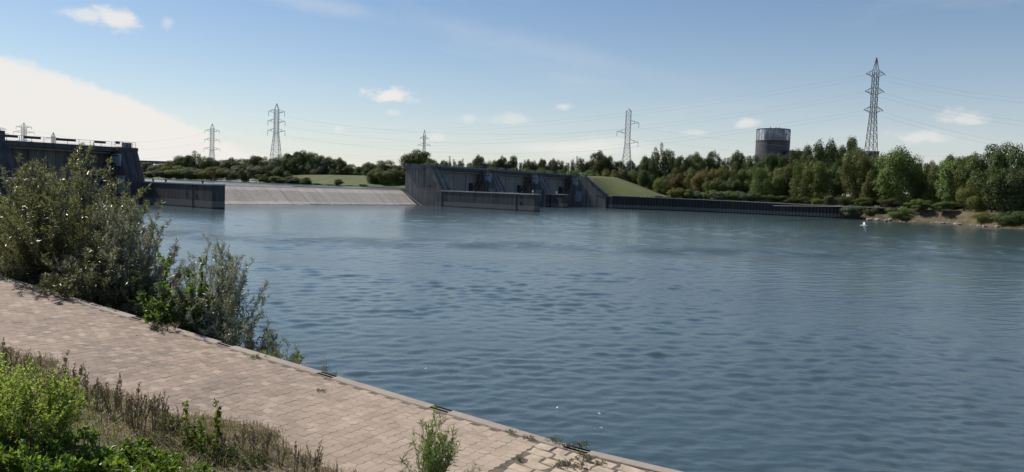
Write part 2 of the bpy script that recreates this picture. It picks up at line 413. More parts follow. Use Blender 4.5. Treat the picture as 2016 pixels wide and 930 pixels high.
# far bank: shore of the upper pool on the left, the sheet pile wall and the riprap shore on the right
shore = [on(-300, 331, 5.0), on(150, 347.5, 5.0), on(300, 352.3, 5.0), on(445, 357.5, 5.0), on(600, 363.2, 5.0), on(720, 367.5, 5.0), on(800, 371.0, 5.0), on(900, 375.5, 5.0)]
PILE = [np.array(dam(160, 17.5, 0))[:2], on(1400, 418.3, 0)[:2], on(1650, 430, 0)[:2], on(1780, 435.5, 0)[:2] + np.array([2.0, 6.5])]
wl = [on(x, y, -0.3) for x, y in ((1650, 431.5), (1700, 434.5), (1750, 436.5), (1800, 439), (1850, 441.5), (1900, 444.5), (1960, 449), (2016, 452.5), (2100, 458), (2300, 470))]
tpz = [np.array([*(p[:2] + np.array([1.5, 8.0 + 1.5 * math.sin(i)])), 4.25]) for i, p in enumerate(wl)]
land = [(-5000, 700)] + [tuple(p[:2]) for p in shore] + [tuple(np.array(dam(161, -150, 0))[:2]), tuple(np.array(dam(161, -8, 0))[:2])]
land += [tuple(np.array(dam(160.4, 17.5, 0))[:2])] + [tuple(p + np.array([0.3, 0.5])) for p in PILE[1:3]]
land += [tuple(p[:2] + np.array([0.0, -0.6])) for p in tpz[3:]] + [(420, 60), (900, -300), (6000, -300), (6000, 6000), (-6000, 6000), (-6000, 700)]
def lz(x, y):                                     # ground level of the far side: 5 m at the dam falling to 4 m downstream
    u = (np.array([x, y]) - DO) @ DT; return 5.05 - 0.85 * min(max(u - 10, 0) / 90, 1) if (x > 20 and y < 600) else 5.05
far = MB().poly([(x, y, lz(x, y)) for x, y in land], [tuple(range(len(land)))])
o = far.build('far_bank', MAT['ground']); tag(o, kind='structure')

# grass levee behind the pool and the grass ramp beside the dam
def levee(name, base, top, back):
    n = len(base); m = MB(); m.poly(list(base) + list(top) + list(back), [(i, i + 1, n + i + 1, n + i) for i in range(n - 1)] + [(n + i, n + i + 1, 2 * n + i + 1, 2 * n + i) for i in range(n - 1)])
    return tag(m.build(name, MAT['slope']), kind='structure')
lv = [at(x, y, Y) for x, y, Y in ((540, 361, 452), (580, 361, 447), (640, 364, 425), (720, 367, 403), (790, 370, 395), (860, 373, 390))]
lt = [at(x, y, Y) for x, y, Y in ((560, 347, 475), (600, 344.5, 472), (650, 344.5, 458), (720, 346, 445), (790, 349, 440), (860, 352, 437))]
levee('grass_levee', lv, lt, [p + np.array([0, 25, -7]) for p in lt])
g0 = [dam(162, 26, 5.0), dam(170, 50, 4.95), dam(178, 66, 4.7)]
ramp = MB()
A0, A1, A2 = dam(160.6, 19.5, 4.9), dam(160.6, 8.8, 12.3), dam(160.6, -8, 12.4)
B0, B1, B2 = tuple(at(1290, 386, 318)), tuple(at(1268, 371, 330)), tuple(at(1215, 349, 352))
rows = [[A0, (0.5 * (A0[0] + B0[0]), 0.5 * (A0[1] + B0[1]), 4.95), B0, tuple(at(1330, 389, 330))],
        [A1, tuple(at(1185, 350, 338)), tuple(at(1215, 352.5, 343)), tuple(at(1300, 384, 340))],
        [A2, tuple(at(1180, 347, 360)), tuple(at(1215, 350, 365)), tuple(at(1310, 384, 370))]]
def bil(a, b, f): return tuple(a[i] * (1 - f) + b[i] * f for i in range(3))
nu, nv = 36, 20; gv = []
for j in range(nv + 1):
    fj = j / nv * (len(rows) - 1); j0 = min(int(fj), len(rows) - 2); fj -= j0
    for i in range(nu + 1):
        fi = i / nu * 3; i0 = min(int(fi), 2); fi -= i0
        p = bil(bil(rows[j0][i0], rows[j0][i0 + 1], fi), bil(rows[j0 + 1][i0], rows[j0 + 1][i0 + 1], fi), fj)
        gv.append((p[0], p[1], p[2] + 0.12 * math.sin(p[0] * 1.7) * math.sin(p[1] * 1.3)))
ramp.poly(gv, [(j * (nu + 1) + i, j * (nu + 1) + i + 1, (j + 1) * (nu + 1) + i + 1, (j + 1) * (nu + 1) + i) for j in range(nv) for i in range(nu)])
tag(ramp.build('grass_embankment', MAT['slope'], smooth=True), kind='structure')

# ------------------------------------------------------------------ the dams
def sblock(m, s0, s1, prof):                     # profile (t, z) pulled along s
    return m.prism([dam(s0, t, z) for t, z in prof], [dam(s1, t, z) for t, z in prof])
def dbox(m, s0, s1, t0, t1, z0, z1): return m.box(s0, s1, t0, t1, z0, z1, dam)

def railing(parent, s0, s1, t, z, step=2.1, h=1.15, panels=(), mat='steel_grey'):
    n = max(2, int(round(abs(s1 - s0) / step)))
    for i in range(n + 1):
        s = s0 + (s1 - s0) * i / n
        MB().bar(dam(s, t, z), dam(s, t, z + h), 0.05).build('railing_post', MAT[mat], parent)
    for k, zz in enumerate((h, h * 0.55, 0.15)):
        MB().bar(dam(s0, t, z + zz), dam(s1, t, z + zz), 0.05 if k == 0 else 0.03).build('railing_bar', MAT[mat], parent)
    for a, b in panels:
        dbox(MB(), a, b, t + 0.07, t + 0.11, z + h * 0.55, z + h * 1.02).build('banner_panel', MAT['steel_dark'], parent)

def bay(parent, sl, sr, dt=0.0, wall='panel'):
    """one opening between piers: gate wall, beam, hoist pipes and cabinet on the side of the right pier"""
    dbox(MB(), sl, sr, -1.6 + dt, -1.0 + dt, -1, 11.5).build('gate_wall', MAT[wall], parent)
    for i in range(1, 4):                        # shallow stiffening joints of the gate
        s = sl + (sr - sl) * i / 4
        dbox(MB(), s - 0.08, s + 0.08, -1.0 + dt, -0.93 + dt, 5, 11.4).build('gate_joint', MAT['dam_dark'], parent)
    dbox(MB(), sl, sr, -1.2 + dt, 0.5 + dt, 11.45, 11.75).build('beam_lip', MAT['coping_far'], parent)
    for k, (ds, t0, t1) in enumerate(((1.5, -0.6, 1.3), (0.75, 0.5, 2.5))):
        pts = [dam(sr - ds - 0.9 * (1 - f) ** 2, dt + t0 + (t1 - t0) * (1 - (1 - f) ** 2.2) - 1.6 * (1 - f), 4.2 + 7.0 * f) for f in np.linspace(0, 1, 9)]
        MB().tube(pts, 0.22, 6).build('hoist_pipe', MAT['steel_dark'], parent)
    MB().tube([dam(sr - 0.6, dt + t, z) for t, z in ((2.3, 11.0), (2.7, 10.2), (2.5, 9.3), (3.4, 9.0), (4.2, 9.0))], 0.16, 6).build('hoist_pipe', MAT['steel_dark'], parent)
    MB().tube([dam(sr - 0.5, dt + 4.3, z) for z in (8.9, 7, 5.0)], 0.1, 6).build('hoist_pipe', MAT['steel_dark'], parent)
    dbox(MB(), sr - 4.6, sr - 3.2, -0.95 + dt, -0.2 + dt, 4.6, 8.0).build('control_cabinet', MAT['steel_dark'], parent)
    h = dbox(MB(), sr - 0.45, sr - 0.01, 2.4 + dt, 5.6 + dt, 8.6, 11.4).build('skylit_flank_box', MAT['gate_sky_blue'], parent)  # box whose blue-grey colour stands in for sky light on the pier flank
    for t in (2.9, 4.2):
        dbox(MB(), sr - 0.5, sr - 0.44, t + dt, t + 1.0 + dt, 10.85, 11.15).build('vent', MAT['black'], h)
    dbox(MB(), sr - 0.3, sr - 0.005, 4.6 + dt, 7.3 + dt, 2.2, 6.4).build('gate_arm_plate', MAT['gate_sky_blue'], parent)

def pier(parent, s0, s1, dt=0.0, tt=4.4, tb=9.3, mat='dam', top=12.6, foot=5.2):
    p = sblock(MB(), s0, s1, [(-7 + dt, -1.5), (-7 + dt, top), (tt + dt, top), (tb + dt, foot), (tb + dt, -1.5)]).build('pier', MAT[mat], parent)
    # maintenance steps and a cable duct on the sloping nose
    for s in (s0 + 1.2, s1 - 1.2):
        MB().tube([dam(s, tt + dt + 0.12 + (tb - tt) * f, top - (top - foot) * f + 0.1) for f in (0.04, 0.96)], 0.12, 4).build('cable_duct', MAT['steel_dark'] if s < s0 + 2 else MAT['dam_dark'], p)
    dbox(MB(), s0 + 0.3, s1 - 0.3, tt + dt - 0.6, tt + dt + 0.5, top - 1.4, top - 0.6).build('nose_ledge', MAT['dam_dark'], p)
    return p

rd = empty('gate_dam', dam(118, 0, 0), 'dark concrete gate dam with three bays and sloping piers right of the spillway', 'dam')
PIERS = [(72, 77), (102.5, 107), (131.5, 136.5), (160.5, 165)]
for k, (a, b) in enumerate(PIERS[:3]): pier(rd, a, b)
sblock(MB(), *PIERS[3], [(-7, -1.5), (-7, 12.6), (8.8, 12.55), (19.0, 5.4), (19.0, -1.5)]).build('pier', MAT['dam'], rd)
sblock(MB(), 160.2, 161.0, [(8.6, 12.75), (9.4, 12.75), (19.6, 5.55), (19.0, 5.3)]).build('sloping_coping', MAT['dam_dark'], rd)
for (a, b), (c, d) in zip(PIERS[:-1], PIERS[1:]): bay(rd, b + 0.003, c - 0.003)
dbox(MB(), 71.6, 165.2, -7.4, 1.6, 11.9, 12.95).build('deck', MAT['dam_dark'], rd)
for a, b in PIERS: dbox(MB(), a - 0.15, b + 0.15, 1.6, 4.7, 12.2, 12.97).build('deck_bracket', MAT['dam_dark'], rd)
railing(rd, 72, 165, 1.3, 12.95, 2.4, 1.1)
dbox(MB(), 72, 165, -6.9, -6.7, 12.95, 13.75).build('parapet', MAT['dam'], rd)
# stains and niches on the flank of the first pier
for t, z0, z1, w in ((-2.6, 7.4, 12.0, 0.22), (-1.2, 7.2, 12.0, 0.22), (0.4, 8.4, 12.0, 0.18), (1.8, 5.4, 12.2, 0.3), (7.3, 1.8, 4.6, 0.16), (8.3, 1.7, 4.6, 0.16)):
    dbox(MB(), 71.97, 72.05, t, t + w, z0, z1).build('drain_groove', MAT['dam_dark'], rd)
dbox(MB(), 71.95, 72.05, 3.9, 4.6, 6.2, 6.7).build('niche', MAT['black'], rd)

ld = empty('gate_dam', dam(-37, -6, 0), 'dark concrete gate dam at the left edge with railed deck', 'dam')
LDT = -7.1
pier(ld, -26.3, -22, LDT, 4.4, 8.0, 'dam_dark', 12.6, 5.5); pier(ld, -54, -49.3, LDT, 4.4, 8.0, 'dam_dark', 12.6, 5.5); pier(ld, -82, -77, LDT, 4.4, 8.0, 'dam_dark')
bay(ld, -49.297, -26.303, LDT, 'dam'); bay(ld, -76.997, -54.003, LDT, 'dam')
dbox(MB(), -82.4, -21.9, LDT - 7.4, LDT + 3.0, 11.9, 13.0).build('deck', MAT['dam_dark'], ld)
dbox(MB(), -26.6, -21.85, LDT + 3.0, LDT + 4.6, 12.2, 13.02).build('deck_bracket', MAT['dam_dark'], ld)
railing(ld, -76, -22.3, LDT + 2.8, 13.0, 2.4, 1.15, [(-75, -66), (-50.2, -47.0), (-45.9, -42.5), (-39.4, -35.2), (-31.2, -28.6)], 'steel_grey')
railing(ld, -27.2, -22.3, LDT + 4.3, 13.02, 1.6, 1.25, [(-27.1, -26.1)], 'steel_grey')
dbox(MB(), -23.9, -22.4, LDT + 1.2, LDT + 2.6, 13.0, 14.2).build('deck_cabinet', MAT['dam_dark'], ld)
dbox(MB(), -50.5, -48.9, LDT - 1, LDT + 1.4, 13.0, 15.0).build('deck_cabinet', MAT['dam_dark'], ld)

# ---- guide walls
def guide_wall(label, s0, s1, t0, t1, z=5.2, grooves=(), posts=(), cap=True):
    e = empty('guide_wall', dam((s0 + s1) / 2, (t0 + t1) / 2, 0), label, 'wall')
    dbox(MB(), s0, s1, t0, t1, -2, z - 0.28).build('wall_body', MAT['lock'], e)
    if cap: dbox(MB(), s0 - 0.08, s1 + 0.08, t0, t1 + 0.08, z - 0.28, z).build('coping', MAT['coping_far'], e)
    for t, w, z0, z1 in grooves:
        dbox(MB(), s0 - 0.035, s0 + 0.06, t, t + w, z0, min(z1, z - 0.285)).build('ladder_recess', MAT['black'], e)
    return e
guide_wall('long dark concrete guide wall with pale coping right of the spillway', 72.03, 75.0, 9.303, 46.3, 5.2,
           [(9.6, 0.5, 0, 5), (11.2, 0.5, 2.0, 2.9), (11.2, 0.5, 4.0, 4.6), (39.5, 0.5, 0, 5), (41.0, 0.6, 1.9, 2.8), (41.0, 0.6, 3.9, 4.4)])
guide_wall('dark concrete guide wall at the left running to a square end before the spillway', -22.4, -19.3, -14, 29.2, 5.3,
           [(21.6, 0.5, 0, 5.1), (23.0, 0.55, 2.2, 3.0), (23.0, 0.55, 4.0, 4.7), (19.2, 0.25, 2.2, 3.8)])
guide_wall('shorter guide wall in front of the second pier of the right dam', 103.0, 106.5, 9.303, 15.5, 5.1, [(13, 0.5, 0, 5)])
guide_wall('short guide wall beside the rightmost bay of the right dam', 132.0, 135.5, 9.303, 17.0, 5.1, [(11, 0.5, 0, 5), (14.2, 0.35, 1, 3.2)])
guide_wall('concrete wing wall joining the right dam to the sheet pile wall', 160.8, 164, 19.003, 22.0, 5.1, [(19.6, 0.6, 0, 4.5)])
guide_wall('dark concrete quay block behind the large willow at the left edge', -53.5, -49.5, 1.0, 20, 5.2)

# ---- fixed weir: two sloping spillway slabs with a joint between them
def mat_weir():
    m = M_('spillway_concrete')
    dirn = m.n.new('ShaderNodeVectorRotate'); dirn.rotation_type = 'Z_AXIS'; dirn.inputs['Angle'].default_value = -math.atan2(DA[1], DA[0]); m.l.new(m.geo.outputs['Position'], dirn.inputs['Vector'])
    st = m.math('ADD', m.math('MULTIPLY', m.noise(0.42, 7, 1.0, 0.05, 0.05, 0.75, dirn.outputs[0]), 0.75), m.math('MULTIPLY', m.noise(0.09, 4), 0.25)); sp = m.noise(3.2, 6, 0.5, 1.0, 1.0, 0.7, dirn.outputs[0]); bg_ = m.noise(0.12, 4)
    c = m.ramp(st, [(0.3, (0.28, 0.24, 0.20)), (0.5, (0.48, 0.425, 0.37)), (0.7, (0.60, 0.545, 0.485))])
    c = m.mix(m.ramp(sp, [(0.55, (0, 0, 0)), (0.75, (0.75, 0.75, 0.75))]), c, (0.68, 0.66, 0.63))
    c = m.mix(m.ramp(sp, [(0.3, (0.85, 0.85, 0.85)), (0.48, (0, 0, 0))]), c, (0.16, 0.135, 0.11))
    zz = m.z(); c = m.mix(m.math('MULTIPLY', m.math('GREATER_THAN', m.math('ADD', zz, m.math('MULTIPLY', sp, 0.5)), 4.75), 0.75), c, (0.12, 0.115, 0.11))
    m.set(Base_Color=c, Roughness=0.8); m.bump(m.math('ADD', sp, st), 0.6, 0.12); return m.m
MAT['weir'] = mat_weir()
we = empty('spillway_weir', dam(27, -3, 0), 'broad brown concrete spillway slope between the two gate dams', 'weir')
def wprof(off=0.0): return [(-10, -1.5), (-10, 4.75 + off), (-9.2, 4.9 + off), (-8.4, 4.9 + off), (-7.4, 4.55 + off), (-5.5, 3.55 + off), (-1.0, 0.62 + off), (1.2, -0.5 + off), (1.2, -1.5)]
sblock(MB(), -19.2, 26.9, wprof(0.16)).build('spillway_slab', MAT['weir'], we)
sblock(MB(), 27.25, 70.6, wprof()).build('spillway_slab', MAT['weir'], we)
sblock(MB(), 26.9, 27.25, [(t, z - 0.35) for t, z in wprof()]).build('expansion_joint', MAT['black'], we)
sblock(MB(), 70.6, 71.99, [(-10, -1.5), (-10, 4.86), (-8.6, 4.86), (-6.8, 4.3), (1.0, 0.1), (2.6, -0.4), (2.6, -1.5)]).build('side_channel', MAT['dam_dark'], we)
foam = MB(); rr = random.Random(5); pts = []
for i in range(200):
    s = -18 + 89 * i / 199; w = (0.2 + 0.9 * rr.random() ** 2) * (1 + 0.8 * math.sin(s * 0.21) * math.sin(s * 0.07)); pts.append((s, 0.05, 0.35 + w))
k = len(pts)
foam.poly([dam(s, a, 0.07) for s, a, b in pts] + [dam(s, b, 0.07 + 0.02 * rr.random()) for s, a, b in pts] + [dam(s, a - 0.15, 0.3) for s, a, b in pts],
          [(i, i + 1, k + i + 1, k + i) for i in range(k - 1)] + [(2 * k + i, 2 * k + i + 1, i + 1, i) for i in range(k - 1)])
MAT['foam'] = mat_plain('white_water_foam', (0.62, 0.61, 0.58), 0.8, 0, 0.3, 1.5)
tag(foam.build('foam', MAT['foam']), 'thin line of white foam along the foot of the spillway', 'foam', kind='stuff')

# ---- sheet pile wall, corrugated
def mat_pile():
    m = M_('rusty_sheet_pile'); st = m.noise(1.2, 5, 1, 1, 0.1); zz = m.math('ADD', m.z(), m.math('MULTIPLY', m.noise(0.6, 3), 0.3))
    c = m.ramp(st, [(0.3, (0.022, 0.022, 0.026)), (0.7, (0.05, 0.048, 0.05))])
    f = m.math('MULTIPLY', m.math('LESS_THAN', zz, 1.75), m.math('GREATER_THAN', zz, 0.55))
    c = m.mix(m.math('MULTIPLY', f, 0.75), c, (0.20, 0.185, 0.175)); m.set(Base_Color=c, Roughness=0.8); return m.m
MAT['pile'] = mat_pile()
def pile_wall():
    path = [np.array(dam(161, 21.5, 0))[:2]] + PILE[1:]; pts = []
    for a, b in zip(path[:-1], path[1:]):
        d = b - a; Ln = np.linalg.norm(d); d /= Ln; nrm = np.array([d[1], -d[0]]); n = int(Ln / 1.2)
        for i in range(n):
            for f, off in ((0, 0), (0.18, 0.42), (0.5, 0.42), (0.68, 0)): pts.append(a + d * Ln * (i + f) / n + nrm * off)
    pts.append(path[-1]); k = len(pts)
    tops = [lz(*p) + 0.05 for p in pts]
    e = empty('sheet_pile_wall', (pts[0][0], pts[0][1], 0), 'long dark sheet pile wall along the far bank, pale band at the waterline', 'wall')
    MB().poly([(p[0], p[1], -2) for p in pts] + [(p[0], p[1], z) for p, z in zip(pts, tops)], [(i, i + 1, k + i + 1, k + i) for i in range(k - 1)]).build('sheet_piling', MAT['pile'], e)
    m = MB(); cp = path; zt = [lz(*p) + 0.05 for p in cp]
    for i in range(len(cp) - 1):
        d = cp[i + 1] - cp[i]; d /= np.linalg.norm(d); nr = np.array([d[1], -d[0]])
        a, b = cp[i], cp[i + 1]
        ring = lambda p, z: [(*(p - nr * 0.5), z), (*(p + nr * 0.6), z), (*(p + nr * 0.6), z + 0.3), (*(p - nr * 0.5), z + 0.3)]
        MB().prism(ring(a, zt[i]), ring(b, zt[i + 1])).build('capping_beam', MAT['coping_far'], e)
pile_wall()
# gravel track behind the wall
MAT['track'] = mat_plain('pale_gravel_track', (0.34, 0.30, 0.25), 0.95, 0, 0.25, 2)
tp = [on(1520, 404.5, 4.35), on(1650, 407.5, 4.15), on(1800, 413, 4.05), on(1960, 418, 4.0)]
MB().poly([(p[0], p[1], lz(p[0], p[1]) + 0.03) for p in tp] + [(p[0] + 3, p[1] + 7, lz(p[0], p[1]) + 0.03) for p in tp], [(i, i + 1, 5 + i, 4 + i) for i in range(3)]).build('gravel_track', MAT['track'])
tag(bpy.data.objects['gravel_track'], kind='structure')

# ---- natural shore at the right: slope with stones
def mat_shore():
    m = M_('dry_bank_soil'); a = m.noise(0.5, 6); b = m.noise(3, 6)
    c = m.ramp(a, [(0.35, (0.05, 0.05, 0.022)), (0.5, (0.11, 0.078, 0.046)), (0.7, (0.135, 0.105, 0.065))]); c = m.mix(m.math('MULTIPLY', b, 0.4), c, (0.04, 0.045, 0.018))
    m.set(Base_Color=c, Roughness=0.95); m.bump(b, 1.0, 0.3); return m.m
MAT['shore'] = mat_shore()
rr = random.Random(8); m = MB(); sub = 8; grid = []
for j in range(sub + 1):
    f = j / sub
    for i in range(len(wl) * 6 - 5):
        i0, g = divmod(i, 6); g /= 6; i1 = min(i0 + 1, len(wl) - 1)
        p = (wl[i0] * (1 - g) + wl[i1] * g) * (1 - f) + (tpz[i0] * (1 - g) + tpz[i1] * g) * f
        grid.append((p[0] + rr.uniform(-.3, .3), p[1] + rr.uniform(-.3, .3), p[2] + (rr.uniform(-.25, .25) if 0 < j < sub else 0)))
w_ = len(wl) * 6 - 5
m.poly(grid, [(j * w_ + i, j * w_ + i + 1, (j + 1) * w_ + i + 1, (j + 1) * w_ + i) for j in range(sub) for i in range(w_ - 1)])
tag(m.build('river_shore', MAT['shore'], smooth=True), kind='structure')

# ------------------------------------------------------------------ trees
MAT['lf_dark'] = mat_leaf('dark_green_leaves', ((0.029, 0.041, 0.017), (0.060, 0.082, 0.027), (0.116, 0.138, 0.043)), 0.18, 0.55, 0.4, 0.25)
MAT['lf_mid'] = mat_leaf('mid_green_leaves', ((0.045, 0.066, 0.018), (0.105, 0.140, 0.037), (0.203, 0.225, 0.064)), 0.18, 0.55, 0.4, 0.25)
MAT['lf_grey'] = mat_leaf('grey_green_leaves', ((0.041, 0.053, 0.035), (0.091, 0.111, 0.070), (0.161, 0.183, 0.117)), 0.18, 0.55, 0.4, 0.25)
MAT['lf_yellow'] = mat_leaf('yellow_green_leaves', ((0.054, 0.061, 0.016), (0.128, 0.135, 0.035), (0.230, 0.216, 0.061)), 0.35, 0.55, 0.4, 0.25)
MAT['lf_orange'] = mat_leaf('rusty_autumn_leaves', ((0.055, 0.045, 0.016), (0.115, 0.082, 0.028), (0.2, 0.135, 0.045)), 0.25, 0.55, 0.4, 0.25)
LEAFM = dict(d='lf_dark', m='lf_mid', g='lf_grey', y='lf_yellow', o='lf_orange')

def crown_mesh(kind, seed, n=20000):
    """unit tree: base at 0, top at 1, crown about 1 across; leaf sprays in lobes around the limbs"""
    rng = np.random.default_rng(seed); lobes = []; limbs = []
    if kind == 'round':
        for i in range(40):
            d = unit(rng.normal(size=3)); r = rng.uniform(0.25, 0.95) ** 0.6
            c = np.array([d[0] * 0.34 * r, d[1] * 0.34 * r, 0.53 + d[2] * 0.36 * r]); s = rng.uniform(0.08, 0.17); lobes.append((c, np.array([s, s, s * rng.uniform(0.75, 1.0)])))
    elif kind == 'poplar':                         # several upright leaders
        for i in range(9):
            a = rng.random() * 6.28; r = rng.uniform(0.05, 0.36); top = 1.0 - r * rng.uniform(0.2, 0.9) if i else 1.0
            for z in np.arange(0.10, top - 0.04, 0.085):
                f = (z - 0.1) / (top - 0.1); w = 0.17 * math.sin(min(1, f * 1.25 + 0.28) * math.pi * 0.93) ** 0.7 + 0.02
                q = r * (0.75 + 0.35 * f); lobes.append((np.array([math.cos(a) * q + rng.normal(0, .02), math.sin(a) * q + rng.normal(0, .02), z]), np.array([w, w, 0.1])))
    else:                                          # bushy: foliage down to the ground
        for i in range(44):
            d = unit(rng.normal(size=3)); r = rng.uniform(0.2, 1) ** 0.6
            c = np.array([d[0] * 0.38 * r, d[1] * 0.38 * r, 0.44 + d[2] * 0.4 * r]); s = rng.uniform(0.08, 0.17); lobes.append((c, np.array([s, s, s])))
    wts = np.array([l[1].prod() ** 0.66 for l in lobes]); wts /= wts.sum()
    idx = rng.choice(len(lobes), n, p=wts); C = np.array([l[0] for l in lobes])[idx]; S = np.array([l[1] for l in lobes])[idx]
    d = unit(rng.normal(size=(n, 3))); d[:, 2] = np.abs(d[:, 2]) * np.where(rng.random(n) < 0.72, 1, -1)
    rad = rng.uniform(0.25, 1.0, n) ** 0.45 * (1 + 0.22 * (rng.random(n) < 0.12))
    P = C + d * S * rad[:, None]; P[:, 2] /= np.quantile(P[:, 2], 0.999); P[:, :2] *= 0.5 / np.quantile(np.hypot(P[:, 0], P[:, 1]), 0.97); P[:, 2] = np.maximum(P[:, 2], 0.015)
    nr = unit(d + rng.normal(0, 0.4, (n, 3)) + np.array([0, 0, 0.25])); dr = unit(np.cross(nr, rng.normal(size=(n, 3))))
    ln = rng.uniform(0.016, 0.036, n); v, f = leaf_arrays(P, dr, nr, ln, ln * rng.uniform(0.7, 1.0, n), 0.2, 0.5)
    tr = MB(); rr = random.Random(seed)
    tr.tube([(0, 0, -0.02), (0.006, 0, 0.15), (-0.004, 0.006, 0.4), (0.01, 0, 0.75)], [0.026, 0.02, 0.014, 0.004], 7)
    for i in range(9):
        c = lobes[rr.randrange(len(lobes))][0]; z0 = max(0.12, c[2] * 0.55)
        tr.tube([(0, 0, z0), tuple(c * np.array([0.5, 0.5, 0.85]) + np.array([0, 0, 0.04])), tuple(c)], [0.011, 0.007, 0.002], 5)
    return mesh_np('crown', v, f), tr.mesh('trunk', smooth=True)
KINDS = {k: [crown_mesh(k, 11 * i + j) for j in range(3)] for i, k in enumerate(('round', 'poplar', 'bushy'))}
for k in KINDS:
    for c, t in KINDS[k]: c.materials.append(MAT['lf_mid']); t.materials.append(MAT['bark'])

TREE_N = [0]
def tree(px, top, wpx, Y, zb, kind, col, label, group, name='tree', cat='tree', bark='bark', seed=None):
    """px/top: sight line to the tree top, wpx: crown width in photo pixels, Y: distance, zb: ground level"""
    p = at(px, top, Y); h = p[2] - zb; w = wpx * Y / FPX * (1.22 if kind == 'round' else 1.25)
    e = empty(name, (p[0], p[1], zb), label, cat, group)
    i = TREE_N[0] if seed is None else seed; TREE_N[0] += 1
    cm, tm = KINDS[kind][i % 3]; a = (i * 2.399) % 6.283
    for nm, me, mt in (('trunk', tm, MAT[bark]), ('crown', cm, MAT[LEAFM[col]])):
        o = bpy.data.objects.new(nm, me); COL.objects.link(o); o.parent = e
        o.scale = (w, w, h) if nm == 'crown' else (max(h * 0.55, 0.2), max(h * 0.55, 0.2), h); o.rotation_euler = (0, 0, a)
        o.material_slots[0].link = 'OBJECT'; o.material_slots[0].material = mt
    return e

def row(specs, what, where, group, Yf, zb, name='tree', cat='tree'):
    specs = sorted(specs, key=lambda s: s[0])
    adj = dict(d='dark green', m='green', g='grey green', y='yellow green', o='rusty orange'); shp = dict(round='rounded', poplar='upright', bushy='bushy')
    for i, s in enumerate(specs):
        px, top, w, kind, col = s[:5]; Y = Yf(px) + (s[5] if len(s) > 5 else 0)
        tree(px, top, w, Y, zb(px) if callable(zb) else zb, kind, col, f'{shp[kind]} {adj[col]} {what}, {ORD[i]} from the left {where}', group, name, cat)

# far shore of the upper pool, left of the spillway to the right dam
Yp = lambda x: float(np.interp(x, [0, 300, 445, 600, 720, 800, 900], [505, 500, 480, 448, 425, 418, 415]))
row([(262, 330, 40, 'round', 'g', 40), (286, 320, 34, 'round', 'g', 50), (312, 324, 36, 'round', 'g', 40), (338, 316, 38, 'round', 'y', 22), (362, 306, 40, 'round', 'd', 25), (386, 299, 40, 'poplar', 'd', 30),
     (408, 310, 34, 'round', 'd', 25), (432, 315, 38, 'round', 'g', 30), (455, 311, 36, 'round', 'd', 30), (480, 313, 38, 'round', 'd', 30), (505, 307, 38, 'round', 'd', 35), (528, 305, 38, 'poplar', 'd', 35),
     (552, 311, 36, 'round', 'g', 35), (576, 303, 40, 'round', 'd', 40), (594, 297, 44, 'round', 'd', 40), (620, 301, 42, 'round', 'd', 40), (640, 307, 34, 'round', 'g', 40), (669, 311, 30, 'round', 'd', 45), (692, 324, 34, 'round', 'd', 45), (712, 328, 30, 'round', 'd', 45),
     (728, 320, 34, 'round', 'd', 30), (756, 316, 44, 'round', 'd', 30), (778, 326, 34, 'round', 'd', 30), (826, 296, 62, 'round', 'd', 40)],
    'tree', 'in the tall row beyond the upper pool', 'tall trees beyond the upper pool', Yp, 5.0)
row([(295, 337, 34, 'bushy', 'd'), (322, 334, 38, 'bushy', 'g'), (348, 326, 44, 'bushy', 'y'), (378, 330, 46, 'bushy', 'd'), (402, 334, 32, 'bushy', 'm'), (424, 328, 36, 'bushy', 'y'), (447, 331, 34, 'bushy', 'd'),
     (468, 327, 36, 'bushy', 'g'), (490, 322, 34, 'bushy', 'd'), (512, 327, 38, 'bushy', 'g'), (534, 325, 34, 'bushy', 'd'), (556, 333, 30, 'bushy', 'd'), (520, 344, 26, 'bushy', 'm', -8), (545, 347, 26, 'bushy', 'm', -10), (572, 347, 24, 'bushy', 'd', -6),
     (604, 322, 34, 'bushy', 'g', 36), (632, 328, 34, 'bushy', 'g', 36), (655, 333, 30, 'bushy', 'd', 36), (738, 331, 28, 'bushy', 'd', -8), (762, 332, 42, 'bushy', 'm', -10), (790, 335, 30, 'bushy', 'd', -8), (845, 314, 36, 'bushy', 'm', 30)],
    'tree', 'in the lower row along the pool shore', 'lower trees along the upper pool shore', Yp, 5.0)
row([(585, 350, 22, 'bushy', 'd', -10), (604, 349, 20, 'bushy', 'd', -12), (572, 353, 18, 'bushy', 'd', -12), (557, 351, 20, 'bushy', 'm', -10), (667, 352.5, 15, 'bushy', 'd', -22), (603, 358, 16, 'bushy', 'd', -14), (625, 361, 14, 'bushy', 'd', -20), (650, 363, 14, 'bushy', 'd', -22), (690, 365, 12, 'bushy', 'd', -22), (715, 363, 14, 'bushy', 'd', -22), (778, 362, 20, 'bushy', 'm', -16)],
    'bush', 'at the water edge of the pool', 'bushes at the pool edge', Yp, 4.9, 'bush', 'bush')
